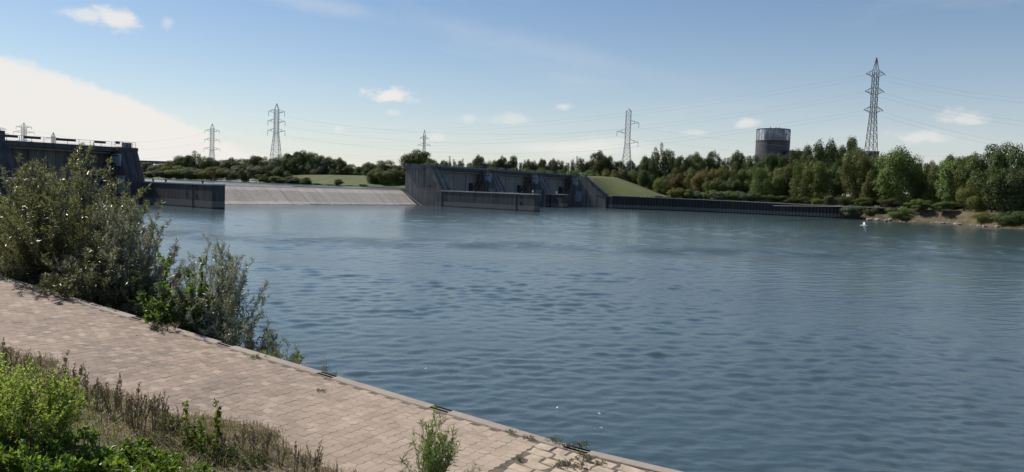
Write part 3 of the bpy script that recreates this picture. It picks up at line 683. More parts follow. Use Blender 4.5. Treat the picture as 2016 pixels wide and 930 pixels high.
# behind the right dam
Yd = lambda x: float(np.interp(x, [850, 1000, 1290], [450, 470, 470]))
row([(862, 322, 26, 'bushy', 'g'), (876, 316, 18, 'round', 'm'), (893, 309, 16, 'poplar', 'm'), (906, 313, 14, 'poplar', 'g'), (922, 321, 26, 'bushy', 'd'), (944, 306, 28, 'round', 'g'), (962, 317, 24, 'bushy', 'm'), (978, 314, 22, 'round', 'd'), (990, 308, 22, 'round', 'd'), (1008, 307, 24, 'round', 'd'),
     (1026, 317, 24, 'poplar', 'm'), (1040, 315, 22, 'round', 'm'), (1054, 317, 22, 'bushy', 'd'), (1068, 313, 20, 'round', 'm'), (1088, 313, 22, 'round', 'g'), (1104, 316, 22, 'round', 'm'), (1118, 317, 20, 'poplar', 'm'), (1131, 309, 16, 'poplar', 'd'), (1147, 312, 20, 'round', 'g'), (1162, 319, 20, 'bushy', 'd'),
     (1181, 298, 38, 'round', 'd'), (1203, 308, 24, 'round', 'g'), (1222, 317, 22, 'round', 'd'), (1243, 315, 22, 'round', 'g'), (1262, 318, 26, 'bushy', 'd')],
    'tree', 'behind the right dam', 'trees behind the right dam', Yd, 5.0)
row([(880, 327, 34, 'bushy', 'y', -40), (925, 327, 36, 'bushy', 'm', -40), (965, 329, 38, 'bushy', 'm', -40), (1000, 331, 36, 'bushy', 'd', -40), (1035, 331, 38, 'bushy', 'm', -40), (1068, 331, 40, 'bushy', 'y', -45), (1100, 334, 36, 'bushy', 'd', -40), (1135, 333, 36, 'bushy', 'm', -40), (1165, 335, 36, 'bushy', 'm', -45), (1196, 334, 34, 'bushy', 'y', -45), (1225, 331, 36, 'bushy', 'd', -45), (1250, 334, 34, 'bushy', 'm', -45)],
    'shrub', 'in the undergrowth behind the right dam', 'undergrowth behind the right dam', Yd, 5.0, 'shrub', 'shrub')
# right bank
Yr = lambda x: float(np.interp(x, [1250, 1400, 1650, 1800, 2016], [335, 330, 308, 282, 252]))
row([(1278, 308, 32, 'round', 'd', 50), (1296, 283, 30, 'poplar', 'd', 60), (1322, 296, 38, 'round', 'd', 60), (1348, 308, 34, 'round', 'd', 50), (1372, 301, 40, 'round', 'm', 55), (1404, 299, 34, 'round', 'd', 60), (1432, 306, 30, 'poplar', 'g', 60), (1455, 298, 36, 'round', 'd', 60), (1480, 306, 34, 'round', 'd', 55), (1512, 303, 34, 'round', 'd', 50),
     (1538, 304, 36, 'round', 'd', 50), (1562, 294, 34, 'round', 'd', 55), (1588, 303, 34, 'bushy', 'm', 45), (1610, 277, 42, 'bushy', 'd', 50), (1640, 275, 40, 'bushy', 'd', 50), (1672, 270, 42, 'bushy', 'd', 50), (1695, 296, 34, 'round', 'm', 35), (1726, 308, 36, 'round', 'm', 35), (1806, 322, 34, 'round', 'd', 40), (1832, 318, 36, 'round', 'd', 40), (1858, 318, 34, 'bushy', 'm', 35), (1885, 306, 46, 'round', 'm', 30), (1918, 303, 42, 'round', 'd', 30), (2040, 300, 60, 'round', 'd', 25)],
    'tree', 'in the back row of the right bank', 'back row of trees on the right bank', Yr, 4.5)
row([(1276, 336, 30, 'bushy', 'd', 32), (1300, 350, 30, 'bushy', 'y', 12), (1318, 342, 34, 'bushy', 'd', 28), (1338, 342, 30, 'bushy', 'o', 22), (1362, 330, 36, 'bushy', 'm', 28), (1384, 334, 40, 'bushy', 'o', 18), (1422, 327, 42, 'bushy', 'y', 18), (1404, 350, 30, 'bushy', 'm', 10), (1452, 333, 34, 'bushy', 'm', 24), (1440, 350, 34, 'bushy', 'd', 12), (1478, 330, 38, 'bushy', 'm', 24), (1500, 326, 36, 'poplar', 'm', 14), (1528, 330, 40, 'bushy', 'm', 14), (1556, 322, 40, 'bushy', 'y', 18),
     (1580, 316, 36, 'poplar', 'm', 10), (1612, 316, 44, 'round', 'm', 6), (1645, 322, 38, 'bushy', 'd', 18), (1690, 296, 44, 'bushy', 'm', 6), (1716, 308, 40, 'bushy', 'm', 4), (1769, 290, 68, 'bushy', 'm', 4), (1748, 330, 40, 'bushy', 'd', 8), (1818, 338, 42, 'bushy', 'y', 8), (1842, 326, 40, 'bushy', 'm', 6), (1878, 316, 52, 'round', 'm', 2), (1906, 308, 46, 'bushy', 'm', 2), (1926, 346, 46, 'bushy', 'y', -8), (1962, 283, 70, 'round', 'd', -6), (2000, 288, 66, 'bushy', 'd', -10), (1980, 330, 70, 'bushy', 'd', -14), (2050, 330, 70, 'bushy', 'd', -10)],
    'tree', 'in the front row of the right bank', 'front row of trees on the right bank', Yr, 4.2)
row([(1400, 374, 30, 'bushy', 'm', -4), (1420, 377, 30, 'bushy', 'g', -6), (1440, 376, 32, 'bushy', 'm', -6), (1462, 377, 34, 'bushy', 'g', -6), (1486, 379, 28, 'bushy', 'd', -4), (1355, 372, 26, 'bushy', 'm', -2), (1375, 376, 24, 'bushy', 'g', -2), (1330, 370, 26, 'bushy', 'y', -2), (1640, 385, 26, 'bushy', 'g', -8), (1662, 387, 30, 'bushy', 'd', -8), (1610, 391, 22, 'bushy', 'm', -8), (1700, 388, 28, 'bushy', 'd', -6), (1752, 390, 34, 'bushy', 'd', -6), (1810, 392, 36, 'bushy', 'm', -8), (1860, 396, 34, 'bushy', 'd', -8), (1520, 384, 30, 'bushy', 'd', -2), (1555, 386, 34, 'bushy', 'd', -2), (1590, 388, 34, 'bushy', 'd', 0)],
    'shrub', 'at the foot of the right bank trees', 'shrubs at the foot of the right bank trees', Yr, 4.2, 'shrub', 'shrub')
row([(1530 + 27 * i, 386 + 0.035 * 27 * i - (5 if i % 3 else 11), 44, 'bushy', 'd' if i % 2 else 'm', 26 + 9 * (i % 3)) for i in range(20)],
    'thicket', 'under the right bank trees', 'undergrowth between the right bank trunks', Yr, 4.2, 'thicket', 'shrub')
tree(1676, 404, 36, 277, 0.3, 'bushy', 'g', 'grey green bush hanging over the end of the sheet pile wall', 'bushes on the right waterline', 'bush', 'bush')
tree(1714, 410, 20, 268, 1.0, 'bushy', 'd', 'small dark bush among the stones right of the pile wall', 'bushes on the right waterline', 'bush', 'bush')
tree(1777, 408, 48, 258, 0.3, 'bushy', 'm', 'broad green bush on the stony shore under the tall trees', 'bushes on the right waterline', 'bush', 'bush')
tree(1940, 418, 34, 233, 0.6, 'bushy', 'y', 'yellow green bush at the waterline under the dark rightmost trees', 'bushes on the right waterline', 'bush', 'bush')
tree(1995, 416, 60, 226, 0.0, 'bushy', 'd', 'dark bush overhanging the water in the right corner', 'bushes on the right waterline', 'bush', 'bush')

# shore stones on the right
MAT['stone'] = mat_plain('pale_shore_stone', (0.23, 0.215, 0.185), 0.9, 0, 0.35, 1.5)
def rock_mesh(seed):
    import bmesh
    bm = bmesh.new(); bmesh.ops.create_icosphere(bm, subdivisions=1, radius=0.5); rr = random.Random(seed)
    for v in bm.verts: v.co *= rr.uniform(0.75, 1.2); v.co.z *= 0.62
    me = bpy.data.meshes.new('shore_stone'); bm.to_mesh(me); bm.free(); me.materials.append(MAT['stone']); return me
ROCKS = [rock_mesh(i) for i in range(5)]; rr = random.Random(21); k = 0
for i in range(46):
    px = 1690 + i * 6.2 + rr.uniform(-2, 2); base = float(np.interp(px, [1700, 1800, 1900, 1985], [432.5, 437.5, 443.5, 449]))
    p = on(px, base - (rr.uniform(0, 12) if px < 1760 else rr.uniform(0, 3)), 0.15 if px > 1760 else 0.5)
    o = bpy.data.objects.new('shore_stone', ROCKS[i % 5]); COL.objects.link(o); s = rr.uniform(0.7, 1.7)
    o.location = (p[0], p[1], p[2] - 0.05); o.scale = (s * 1.2, s, s); o.rotation_euler = (0, 0, rr.random() * 6)
    tag(o, 'pale grey stone in the line of rocks at the foot of the right shore', 'stone', 'stones along the right shore')

# ------------------------------------------------------------------ pylons and power lines
def pylon(px, top, Y, zb, label, wb, wt, arms, mat, rz=0.0, peak=0.1, group='lattice pylons on the skyline', thick=1.0, ins=2.0, levels=11):
    P = at(px, top, Y); h = P[2] - zb; base = Vector((P[0], P[1], zb))
    e = empty('lattice_pylon', base, label, 'pylon', group, rz)
    def half(f):                                   # half width of the shaft at height fraction f
        fw = 1 - peak - (arms[-1][0] if False else 0)
        f1 = min(a[0] for a in arms)
        if f < f1: return (wb + (wt - wb) * (f / f1)) / 2
        if f < 1 - peak: return wt / 2
        return wt / 2 * max(0.06, (1 - f) / peak)
    def corner(f, i): w = half(f); return Vector(((-w, w, w, -w)[i], (-w, -w, w, w)[i], f * h))
    f1 = min(a[0] for a in arms); fr = sorted(set([0, f1, 1 - peak, 1.0]))
    def lb(m, name, parent=e):
        me = m.mesh(name); me.materials.append(mat); o = bpy.data.objects.new(name, me); COL.objects.link(o); o.parent = parent; return o
    for i in range(4):
        m = MB()
        for a, b in zip(fr[:-1], fr[1:]): m.bar(corner(a, i), corner(b, i), 0.17 * thick)
        lb(m, 'leg')
    m = MB(); fs = [f1 * (1 - (1 - k / levels) ** 1.35) for k in range(levels + 1)]
    n2 = 6; fs += [f1 + (1 - peak - f1) * k / n2 for k in range(1, n2 + 1)]
    for a, b in zip(fs[:-1], fs[1:]):
        for i in range(4):
            j = (i + 1) % 4
            m.bar(corner(a, i), corner(b, j), 0.085 * thick); m.bar(corner(a, j), corner(b, i), 0.085 * thick); m.bar(corner(b, i), corner(b, j), 0.07 * thick)
    tag(lb(m, 'lattice_bracing'), kind='stuff')
    ends = []
    for f, l_, r_ in arms:
        for sgn, ln in ((-1, l_), (1, r_)):
            if ln <= 0: continue
            w = half(f); tip = Vector((sgn * (w + ln), 0, f * h + 0.02 * h)); m = MB()
            for yy in (-w, w):
                m.bar((sgn * w, yy, f * h), tip, 0.12 * thick); m.bar((sgn * w, yy, f * h + 0.045 * h), tip, 0.10 * thick)
                m.bar((sgn * (w + ln * 0.5), yy * 0.5, f * h + 0.012 * h), (sgn * (w + ln * 0.45), yy * 0.5, f * h + 0.036 * h), 0.07 * thick)
            a = lb(m, 'crossarm'); m = MB().bar(tip, tip - Vector((0, 0, ins)), 0.13 * thick, 6)
            me = m.mesh('insulator'); me.materials.append(MAT['glass_ins']); o = bpy.data.objects.new('insulator', me); COL.objects.link(o); o.parent = a
            ends.append(base + Matrix.Rotation(rz, 3, 'Z') @ (tip - Vector((0, 0, ins))))
    return e, ends
far_, near_ = MAT['pylon_far'], MAT['pylon_near']
_, eR = pylon(1726, 114, 360, 4.5, 'tall dark lattice pylon rising behind the right bank trees', 6.6, 2.1, [(0.63, 3.3, 3.3), (0.755, 3.3, 3.3), (0.872, 3.3, 3.3)], near_, 0.05, 0.1, thick=0.95, ins=0.6)
_, eM = pylon(1238, 214, 470, 5, 'lattice pylon with staggered arms between the right dam and the tank', 8.4, 2.8, [(0.60, 0, 5.0), (0.715, 5.0, 0), (0.82, 0, 5.0)], far_, 0.0, 0.03, thick=1.0, ins=3.0)
_, eL = pylon(545, 204, 500, 5, 'tallest pale lattice pylon on the skyline above the spillway', 8.8, 2.5, [(0.64, 4.2, 4.2), (0.76, 4.2, 4.2), (0.88, 3.8, 3.8)], far_, 0.0, 0.08, thick=1.0, ins=3.2)
_, eLL = pylon(418, 244, 680, 5, 'slim pale lattice pylon left of the tallest one, above the left guide wall', 7.0, 2.6, [(0.54, 5.6, 5.6), (0.70, 5.0, 5.0), (0.86, 5.0, 5.0)], far_, 0.0, 0.08, thick=1.0, ins=2.4)
_, eF = pylon(836, 256, 760, 5, 'thin far pylon rising from the round tree behind the right dam', 7, 1.8, [(0.72, 5, 5), (0.84, 3, 3)], near_, 0.0, 0.1, thick=1.2, ins=1.5)
_, e0 = pylon(47, 242, 640, 5, 'pale pylon above the deck of the left dam', 8, 2.6, [(0.62, 5.6, 5.6), (0.80, 7.0, 7.0), (0.90, 5.0, 5.0)], far_, 0.0, 0.08, thick=1.05)
pylon(105, 261, 900, 5, 'small far pylon above the left dam railing', 8, 2.6, [(0.6, 5.6, 5.6), (0.84, 7.0, 7.0)], far_, 0.0, 0.08, thick=1.7)
pylon(-4, 246, 620, 5, 'pylon cut by the left edge of the picture', 8, 2.6, [(0.62, 5.6, 5.6), (0.80, 7.0, 7.0), (0.90, 5.0, 5.0)], far_, 0.0, 0.08, thick=1.05)

def wire(a, b, sag, label, r=0.024, group='power lines'):
    a, b = Vector(a), Vector(b); n = 28
    pts = [a.lerp(b, k / n) - Vector((0, 0, sag * 4 * (k / n) * (1 - k / n))) for k in range(n + 1)]
    c = (a + b) / 2
    o = MB().tube(pts, r, 3).build('power_line', MAT['wire'], loc=tuple(a)); tag(o, label, 'cable', group)
by = lambda es, f: sorted([p for p in es], key=lambda p: p.z)
lev = ['lowest', 'middle', 'upper', 'fourth', 'fifth', 'top']
Rl = sorted([p for p in eR if p.x < at(1724, 200, 360)[0]], key=lambda p: p.z); Rr = sorted([p for p in eR if p.x >= at(1724, 200, 360)[0]], key=lambda p: p.z)
for k, p in enumerate(Rl):
    far_e = Vector(at(420, 262 - 24 * k, 900))
    for d, nm in ((0, 'front'), (1.9, 'rear')):
        wire(p - Vector((0, -d, d * 0.9)), far_e - Vector((0, 0, d * 1.5)), 24, f'{nm} wire of the {lev[k]} pair running left from the tall dark pylon')
for k, p in enumerate(Rr):
    q = Vector(at(2420, 182 + 62 * (2 - k), 330))
    for d, nm in ((0, 'front'), (1.9, 'rear')):
        wire(p - Vector((0, -d, d * 0.9)), q - Vector((0, 0, d)), 7, f'{nm} wire of the {lev[k]} pair running right from the tall dark pylon')
Lr = sorted([p for p in eL if p.x > at(545, 260, 500)[0]], key=lambda p: p.z); Ms = sorted(eM, key=lambda p: p.z)
for k in range(3):
    wire(Lr[k], Ms[k], 7, f'{lev[k]} wire between the tallest left pylon and the staggered-arm pylon', 0.034)
    wire(Ms[k], Vector(at(2300, 300 + 14 * (2 - k), 520)), 9, f'{lev[k]} wire running right from the staggered-arm pylon behind the tank', 0.026)
LLl = sorted([p for p in eLL if p.x < at(418, 290, 680)[0]], key=lambda p: p.z); e0r = sorted([p for p in e0 if p.x > at(47, 280, 640)[0]], key=lambda p: p.z)
for k in range(3): wire(LLl[k], e0r[k], 9, f'{lev[k]} wire between the slim pylon and the pylon above the left dam', 0.028)

# ------------------------------------------------------------------ gas holder and other far buildings
def mat_tank(name, cols, low):
    m = M_(name); a = m.noise(0.11, 5); st = m.noise(0.5, 6, 1, 1, 0.08, 0.7)
    c = m.ramp(a, [(0.35, cols[0]), (0.55, cols[1]), (0.72, cols[2])]); c = m.mix(m.ramp(st, [(0.5, (0, 0, 0)), (0.68, (0.7, 0.7, 0.7))]), c, low)
    m.set(Base_Color=c, Roughness=0.6); m.bump(st, 0.3, 0.1); return m.m
MAT['tank_up'] = mat_tank('grey_tank_sheet', ((0.16, 0.17, 0.20), (0.22, 0.235, 0.27), (0.5, 0.53, 0.58)), (0.12, 0.12, 0.14))
MAT['tank_low'] = mat_tank('rusty_tank_sheet', ((0.035, 0.04, 0.052), (0.07, 0.068, 0.078), (0.10, 0.098, 0.108)), (0.036, 0.038, 0.046))
TC = at(1520.5, 300, 640); TR = 31.5 * 640 / FPX; TZ = at(1520, 255, 640)[2]; TM = at(1520, 279, 640)[2]
tk = empty('gas_holder', (TC[0], TC[1], 4.5), 'grey cylindrical gas holder with rusty lower half above the trees', 'tank')
def ring(r, z, n=48): return [(TC[0] + r * math.cos(2 * math.pi * i / n), TC[1] + r * math.sin(2 * math.pi * i / n), z) for i in range(n)]
MB().prism(ring(TR, TM), ring(TR, TZ)).build('upper_shell', MAT['tank_up'], tk)
MB().prism(ring(TR * 1.02, 4.5), ring(TR * 1.02, TM)).build('lower_shell', MAT['tank_low'], tk)
MB().prism(ring(TR * 1.015, TZ - 0.7), ring(TR * 1.015, TZ)).build('top_rim', MAT['steel_dark'], tk)
MB().prism(ring(TR * 1.03, TM - 0.4), ring(TR * 1.03, TM + 0.4)).build('ring_walkway', MAT['steel_dark'], tk)
for i in range(24):
    a = 2 * math.pi * i / 24; c, s = math.cos(a), math.sin(a)
    MB().bar((TC[0] + TR * 1.005 * c, TC[1] + TR * 1.005 * s, TM), (TC[0] + TR * 1.005 * c, TC[1] + TR * 1.005 * s, TZ - 0.7), 0.22).build('rib', MAT['tank_up'], tk)
for a, z0, z1, c in ((-1.0, 0.62, 0.95, 'white'), (-0.75, 0.35, 0.8, 'white'), (-0.85, 0.1, 0.5, 'white'), (-2.6, 0.05, 0.95, 'white')):  # pale patches on the right side, one tall pale strip on the left
    m = MB(); w = 0.17 if c == 'white' else 0.2; r0 = TR * 1.002; r1 = TR * 1.008; n = 5
    aa = [a - w + 2 * w * k / n for k in range(n + 1)]; zz0 = TM + (TZ - TM) * z0 * 0.97; zz1 = TM + (TZ - TM) * z1 * 0.97
    for k in range(n):
        q = lambda r, b, z: (TC[0] + r * math.cos(b), TC[1] + r * math.sin(b), z)
        m.prism([q(r0, aa[k], zz0), q(r1, aa[k], zz0), q(r1, aa[k + 1], zz0), q(r0, aa[k + 1], zz0)], [q(r0, aa[k], zz1), q(r1, aa[k], zz1), q(r1, aa[k + 1], zz1), q(r0, aa[k + 1], zz1)])
    MAT.setdefault('tank_patch', mat_plain('pale_tank_patch', (0.48, 0.51, 0.55), 0.4, 0.3, 0.3, 0.3)); m.build('pale_patch', MAT['tank_patch'], tk)
for dx in (-6, -1.5, 1): MB().bar((TC[0] + dx, TC[1] - TR * 0.8, TZ), (TC[0] + dx, TC[1] - TR * 0.8, TZ + 1.1), 0.3).build('roof_vent', MAT['steel_dark'], tk)

MAT['brickfar'] = mat_plain('dark_brick', (0.13, 0.10, 0.10), 0.9, 0, 0.25, 0.4)
def far_block(name, x0, x1, ytop, Y, zb, label, mat, depth=14, extra=None):
    a, b = at(x0, ytop, Y), at(x1, ytop, Y); e = empty(name, ((a[0] + b[0]) / 2, Y + depth / 2, zb), label, 'building')
    MB().box(a[0], b[0], Y, Y + depth, zb, a[2]).build('wall', mat, e)
    MB().box(a[0] - 0.3, b[0] + 0.3, Y - 0.3, Y + depth + 0.3, a[2], a[2] + 0.7).build('roof', MAT['steel_dark'], e)
    n = max(1, int((b[0] - a[0]) / 3.5))
    for r in range(2):
        for i in range(n):
            x = a[0] + (b[0] - a[0]) * (i + 0.5) / n
            MB().box(x - 0.8, x + 0.8, Y - 0.06, Y + 0.05, a[2] - 2.6 - 3.4 * r, a[2] - 1.1 - 3.4 * r).build('window', MAT['black'], e)
    return e
far_block('industrial_building', 1708, 1731, 299.5, 560, 4.5, 'dark brick industrial block behind the foot of the tall pylon', MAT['brickfar'])
far_block('industrial_building', 1554, 1598, 298.5, 620, 4.5, 'low dark industrial roof just right of the gas holder', MAT['brickfar'], 20)
MAT['paleb'] = mat_plain('pale_facade', (0.55, 0.56, 0.57), 0.7, 0, 0.1, 0.3)
far_block('industrial_building', 1802, 1814, 326, 420, 4.5, 'small pale building showing through the right bank trees', MAT['paleb'], 8)
br = empty('road_bridge', at(300, 322, 640), 'low grey bridge between the left dam and the far trees', 'bridge')
a, b = at(210, 315, 640), at(345, 319.5, 640); zb = a[2]
MB().box(a[0], b[0], 640, 650, zb - 1.8, zb - 0.4).build('bridge_deck', MAT['dam'], br); MB().box(a[0], b[0], 639.8, 640.1, zb - 0.4, zb + 0.5).build('parapet', MAT['steel_dark'], br)
for f in (0.1, 0.35, 0.6, 0.85):
    x = a[0] + (b[0] - a[0]) * f; MB().box(x - 0.8, x + 0.8, 642, 648, 4.9, zb - 1.8).build('bridge_pier', MAT['dam'], br)

# ------------------------------------------------------------------ small things on the walls
def post_sign(px, Yt, base, label, name, cat, h, panel, mat):
    b = Vector(base); e = empty(name, b, label, cat)
    MB().bar(b, b + Vector((0, 0, h)), 0.07, 6).build('post', MAT['steel_grey'], e)
    w, hh, z = panel
    MB().box(b.x - w / 2, b.x + w / 2, b.y - 0.14, b.y - 0.08, b.z + z, b.z + z + hh).build('panel', mat, e)
    MB().box(b.x - w / 2 - 0.06, b.x + w / 2 + 0.06, b.y - 0.08, b.y - 0.03, b.z + z - 0.06, b.z + z + hh + 0.06).build('panel_frame', MAT['steel_dark'], e)
    return e
post_sign(0, 0, dam(-21, 27.3, 5.3), 'dark red square sign on a post at the end of the left guide wall', 'navigation_sign', 'sign', 2.4, (1.0, 1.0, 1.35), MAT['red'])
post_sign(0, 0, dam(72.6, 45.2, 5.2), 'small white marker on a post at the end of the long right guide wall', 'navigation_marker', 'sign', 1.2, (0.5, 0.6, 0.5), MAT['white'])
post_sign(0, 0, dam(132.5, 13.6, 5.1), 'small white marker on the short guide wall beside the rightmost bay', 'navigation_marker', 'sign', 1.2, (0.6, 0.6, 0.4), MAT['white'])
post_sign(0, 0, dam(163, 5, 12.6), 'small white round-topped sign above the grass ramp beside the right dam', 'navigation_marker', 'sign', 1.7, (0.8, 0.5, 1.0), MAT['white'])
def bollard(s, t, z, label):
    b = Vector(dam(s, t, z)); e = empty('bollard', b, label, 'bollard', 'bollards on the guide walls')
    MB().bar(b, b + Vector((0, 0, 0.45)), 0.2, 8).build('bollard_post', MAT['steel_dark'], e); MB().bar(b + Vector((0, 0, 0.45)), b + Vector((0, 0, 0.6)), 0.3, 8).build('bollard_cap', MAT['steel_dark'], e)
for t, w in ((3.5, 'leftmost'), (9.0, 'second from the left'), (24.0, 'nearest the red sign')): bollard(-21.4, t, 5.3, f'small dark bollard on the left guide wall, {w}')
for i, t in enumerate((14, 22, 30, 38)): bollard(73.2, t, 5.2, f'small dark bollard on the long right guide wall, {ORD[i]} from the left')

# ------------------------------------------------------------------ quay path
EDGE_Q = 0.30                                        # width of the concrete edge
ub0, qb0 = on_path(1057, 880); ub1, qb1 = on_path(982, 926)
def stone_limit(q): return ub0 + (ub1 - ub0) * (q - qb0) / (qb1 - qb0) + 0.05 * math.sin(q * 9)
PATH_W = 4.6
def mat_paver():
    m = M_('pinkish_concrete_paver'); r = m.rand(); f = m.noise(26, 5, rough=0.7); big = m.noise(0.55, 5); mid = m.noise(2.3, 5)
    c = m.ramp(r, [(0.0, (0.20, 0.15, 0.118)), (0.25, (0.25, 0.188, 0.148)), (0.8, (0.30, 0.226, 0.178)), (1.0, (0.37, 0.292, 0.235))])
    c = m.mix(m.ramp(big, [(0.35, (0.75, 0.75, 0.75)), (0.6, (0, 0, 0))]), c, m.mix(1.0, c, (0.72, 0.74, 0.76), 'MULTIPLY'))
    c = m.mix(m.ramp(mid, [(0.62, (0, 0, 0)), (0.8, (0.7, 0.7, 0.7))]), c, (0.46, 0.41, 0.35))      # blown sand
    sx = m.n.new('ShaderNodeSeparateXYZ'); m.l.new(m.geo.outputs['Position'], sx.inputs[0])       # trodden sand spreads from the old stones
    near = m.math('MULTIPLY', m.math('ADD', sx.outputs[0], 6.0), 0.13, True)
    c = m.mix(m.math('MULTIPLY', near, m.ramp(mid, [(0.25, (0.45, 0.45, 0.45)), (0.6, (1, 1, 1))])), c, (0.45, 0.36, 0.275))
    c = m.mix(m.math('MULTIPLY', f, 0.3), c, (0.16, 0.132, 0.11))
    st_ = m.ramp(m.noise(1.1, 6, 1, 1, 1, 0.7, None, 5.0), [(0.52, (0, 0, 0)), (0.72, (0.65, 0.65, 0.65))]); c = m.mix(st_, c, (0.15, 0.125, 0.1))
    m.set(Base_Color=c, Roughness=0.92); m.bump(f, 0.35, 0.006); return m.m
MAT['paver'] = mat_paver()
MAT['joint'] = mat_plain('joint_sand_soil_shade', (0.11, 0.09, 0.072), 0.98, 0, 0.5, 6)  # sand and soil, darkened so joints read by colour in place of shadow
MAT['quay'] = mat_concrete('quay_edge_concrete', (0.225, 0.185, 0.155), (0.30, 0.25, 0.21), 0.2)
MAT['quay_face'] = mat_concrete('quay_face_concrete', (0.16, 0.15, 0.13), (0.26, 0.24, 0.21), 0.7)
MAT['cobble'] = mat_plain('worn_pale_stone', (0.37, 0.30, 0.225), 0.95, 0, 0.28, 5)

U0, U1 = -9.0, 44.0
us = np.arange(U0, U1 + 0.01, 1.0); mb = MB(); k = len(us)
mb.poly([quay(u, EDGE_Q - 0.02, -0.006) for u in us] + [quay(u, 9, -0.006) for u in us], [(i, i + 1, k + i + 1, k + i) for i in range(k - 1)])
qp = mb.build('quay_path', MAT['joint']); tag(qp, kind='structure')

PL, PW, AMP = 0.215, 0.19, 0.04
def paver_poly(odd, g=0.002):
    a = AMP if odd else 0.0; b = 0.0 if odd else AMP
    k = 0.022                                        # zigzag on the short sides as well
    return [(g + a, g), (PL / 2 + a, g + k), (PL + a - g, g), (PL + b - g, PW / 2), (PL + a - g, PW - g), (PL / 2 + a, PW - g + k), (g + a, PW - g), (g + b, PW / 2)]
def paver_geo(odd):
    p = paver_poly(odd); c = np.mean(p, 0); n = len(p); v = []
    for f, z in ((1.0, -0.03), (1.0, -0.002), (0.985, 0.0)):
        for x, y in p: v.append((c[0] + (x - c[0]) * f, c[1] + (y - c[1]) * f, z))
    faces = [tuple(range(2 * n, 3 * n))]
    for r in range(2): faces += [(r * n + i, r * n + (i + 1) % n, (r + 1) * n + (i + 1) % n, (r + 1) * n + i) for i in range(n)]
    return np.array(v), faces, (PL / 2, PW / 2)
PG = [paver_geo(0), paver_geo(1)]
# quay frame as a matrix (local x along the edge, y inland) for the piece objects
ax = Vector((QE[0], QE[1], QS)).normalized(); ay = Vector((QN[0], QN[1], 0)); az_ = ax.cross(ay)
def piece_mesh(v, f, c, name, mat):
    me = bpy.data.meshes.new(name); me.from_pydata([(p[0] - c[0], p[1] - c[1], p[2]) for p in v], [], list(f)); me.update(); me.materials.append(mat); return me
PMESH = [piece_mesh(*PG[i], 'paver', MAT['paver']) for i in (0, 1)]
pieces = []; rr = random.Random(4)
for iu in range(int(-4 / PL), int(34 / PL)):
    odd = iu % 2; u = iu * PL
    for iq in range(0, 26):
        q = EDGE_Q + 0.02 + (iq + (0.5 if odd else 0)) * PW - (PW if odd and iq == 0 else 0) * 0
        cu, cq = u + PL / 2, q + PW / 2
        if cu < stone_limit(cq) + 0.1: continue
        if cq > PATH_W - 0.3 + 0.25 * math.sin(cu * 1.3): continue
        P = quay(cu, cq); sx, sy = proj(*P)
        pieces.append((math.dist(P, (0, 0, EYE)) + (0 if (-20 < sx < 2030 and sy < 940) else 1000), cu, cq, odd))
pieces.sort()
RM = Matrix((ax, ay, az_)).transposed()
def place(me, name, cu, cq, parent, dz=0.0, tilt=0.008, sc=(1, 1, 1)):
    o = bpy.data.objects.new(name, me); COL.objects.link(o); o.parent = parent
    R = RM.to_4x4(); o.matrix_local = Matrix.Translation(quay(cu, cq, dz)) @ R @ Matrix.Rotation(rr.gauss(0, tilt), 4, 'X') @ Matrix.Rotation(rr.gauss(0, tilt), 4, 'Y') @ Matrix.Diagonal((*sc, 1))
    return o
for d, cu, cq, odd in pieces[:300]: place(PMESH[odd], 'paver', cu, cq, qp, rr.gauss(0, 0.0014))
vs, f6, f4, base = [], [], [], 0
for d, cu, cq, odd in pieces[300:]:
    v, f, c = PG[odd]; w = np.empty_like(v); dz = rr.gauss(0, 0.0014); tx, ty = rr.gauss(0, 0.008), rr.gauss(0, 0.008)
    uu, qq = v[:, 0] - c[0], v[:, 1] - c[1]
    w[:, :2] = QO + (uu + cu)[:, None] * QE + (qq + cq)[:, None] * QN; w[:, 2] = path_z(uu + cu) + v[:, 2] + dz + tx * uu + ty * qq
    vs.append(w); f6.append([i + base for i in f[0]]); f4 += [[i + base for i in x] for x in f[1:]]; base += len(v)
o = link('paving', mesh_np('paving', np.concatenate(vs), [np.array(f6), np.array(f4)]), MAT['paver'], qp); tag(o, kind='stuff')

# quay wall: edge slabs, mooring slots, face
qw = empty('quay_wall', quay(4, 0, -1.5), 'pale concrete quay edge with dark slotted recesses beside the paved path', 'quay wall')
SLOT_U = [on_path(1140, 883)[0], on_path(868, 806)[0], on_path(635, 741)[0], on_path(432, 681)[0], on_path(261, 629)[0]]
SLOT_U = sorted(SLOT_U); SL = 0.46
def qbox(m, u0, u1, q0, q1, z0, z1):
    f = lambda u, q, z: quay(u, q, z); return m.box(u0, u1, q0, q1, z0, z1, f)
cuts = [U0] + [x for s in SLOT_U for x in (s - SL / 2, s + SL / 2)] + [U1]
for a, b in zip(cuts[0::2], cuts[1::2]):
    n = max(1, int(round((b - a) / 2.4))) if b - a > 3.2 else 1
    for i in range(n):
        x0, x1 = a + (b - a) * i / n, a + (b - a) * (i + 1) / n
        p = [quay(u, q, z) for u, q, z in ((x0 + .004, 0, -.35), (x0 + .004, EDGE_Q - .02, -.35), (x0 + .004, EDGE_Q - .02, -.006), (x0 + .004, EDGE_Q - .035, .008), (x0 + .004, .03, .008), (x0 + .004, 0, -.02))]
        r = [quay(u, q, z) for u, q, z in ((x1 - .004, 0, -.35), (x1 - .004, EDGE_Q - .02, -.35), (x1 - .004, EDGE_Q - .02, -.006), (x1 - .004, EDGE_Q - .035, .008), (x1 - .004, .03, .008), (x1 - .004, 0, -.02))]
        MB().prism(p, r).build('edge_slab', MAT['quay'], qw)
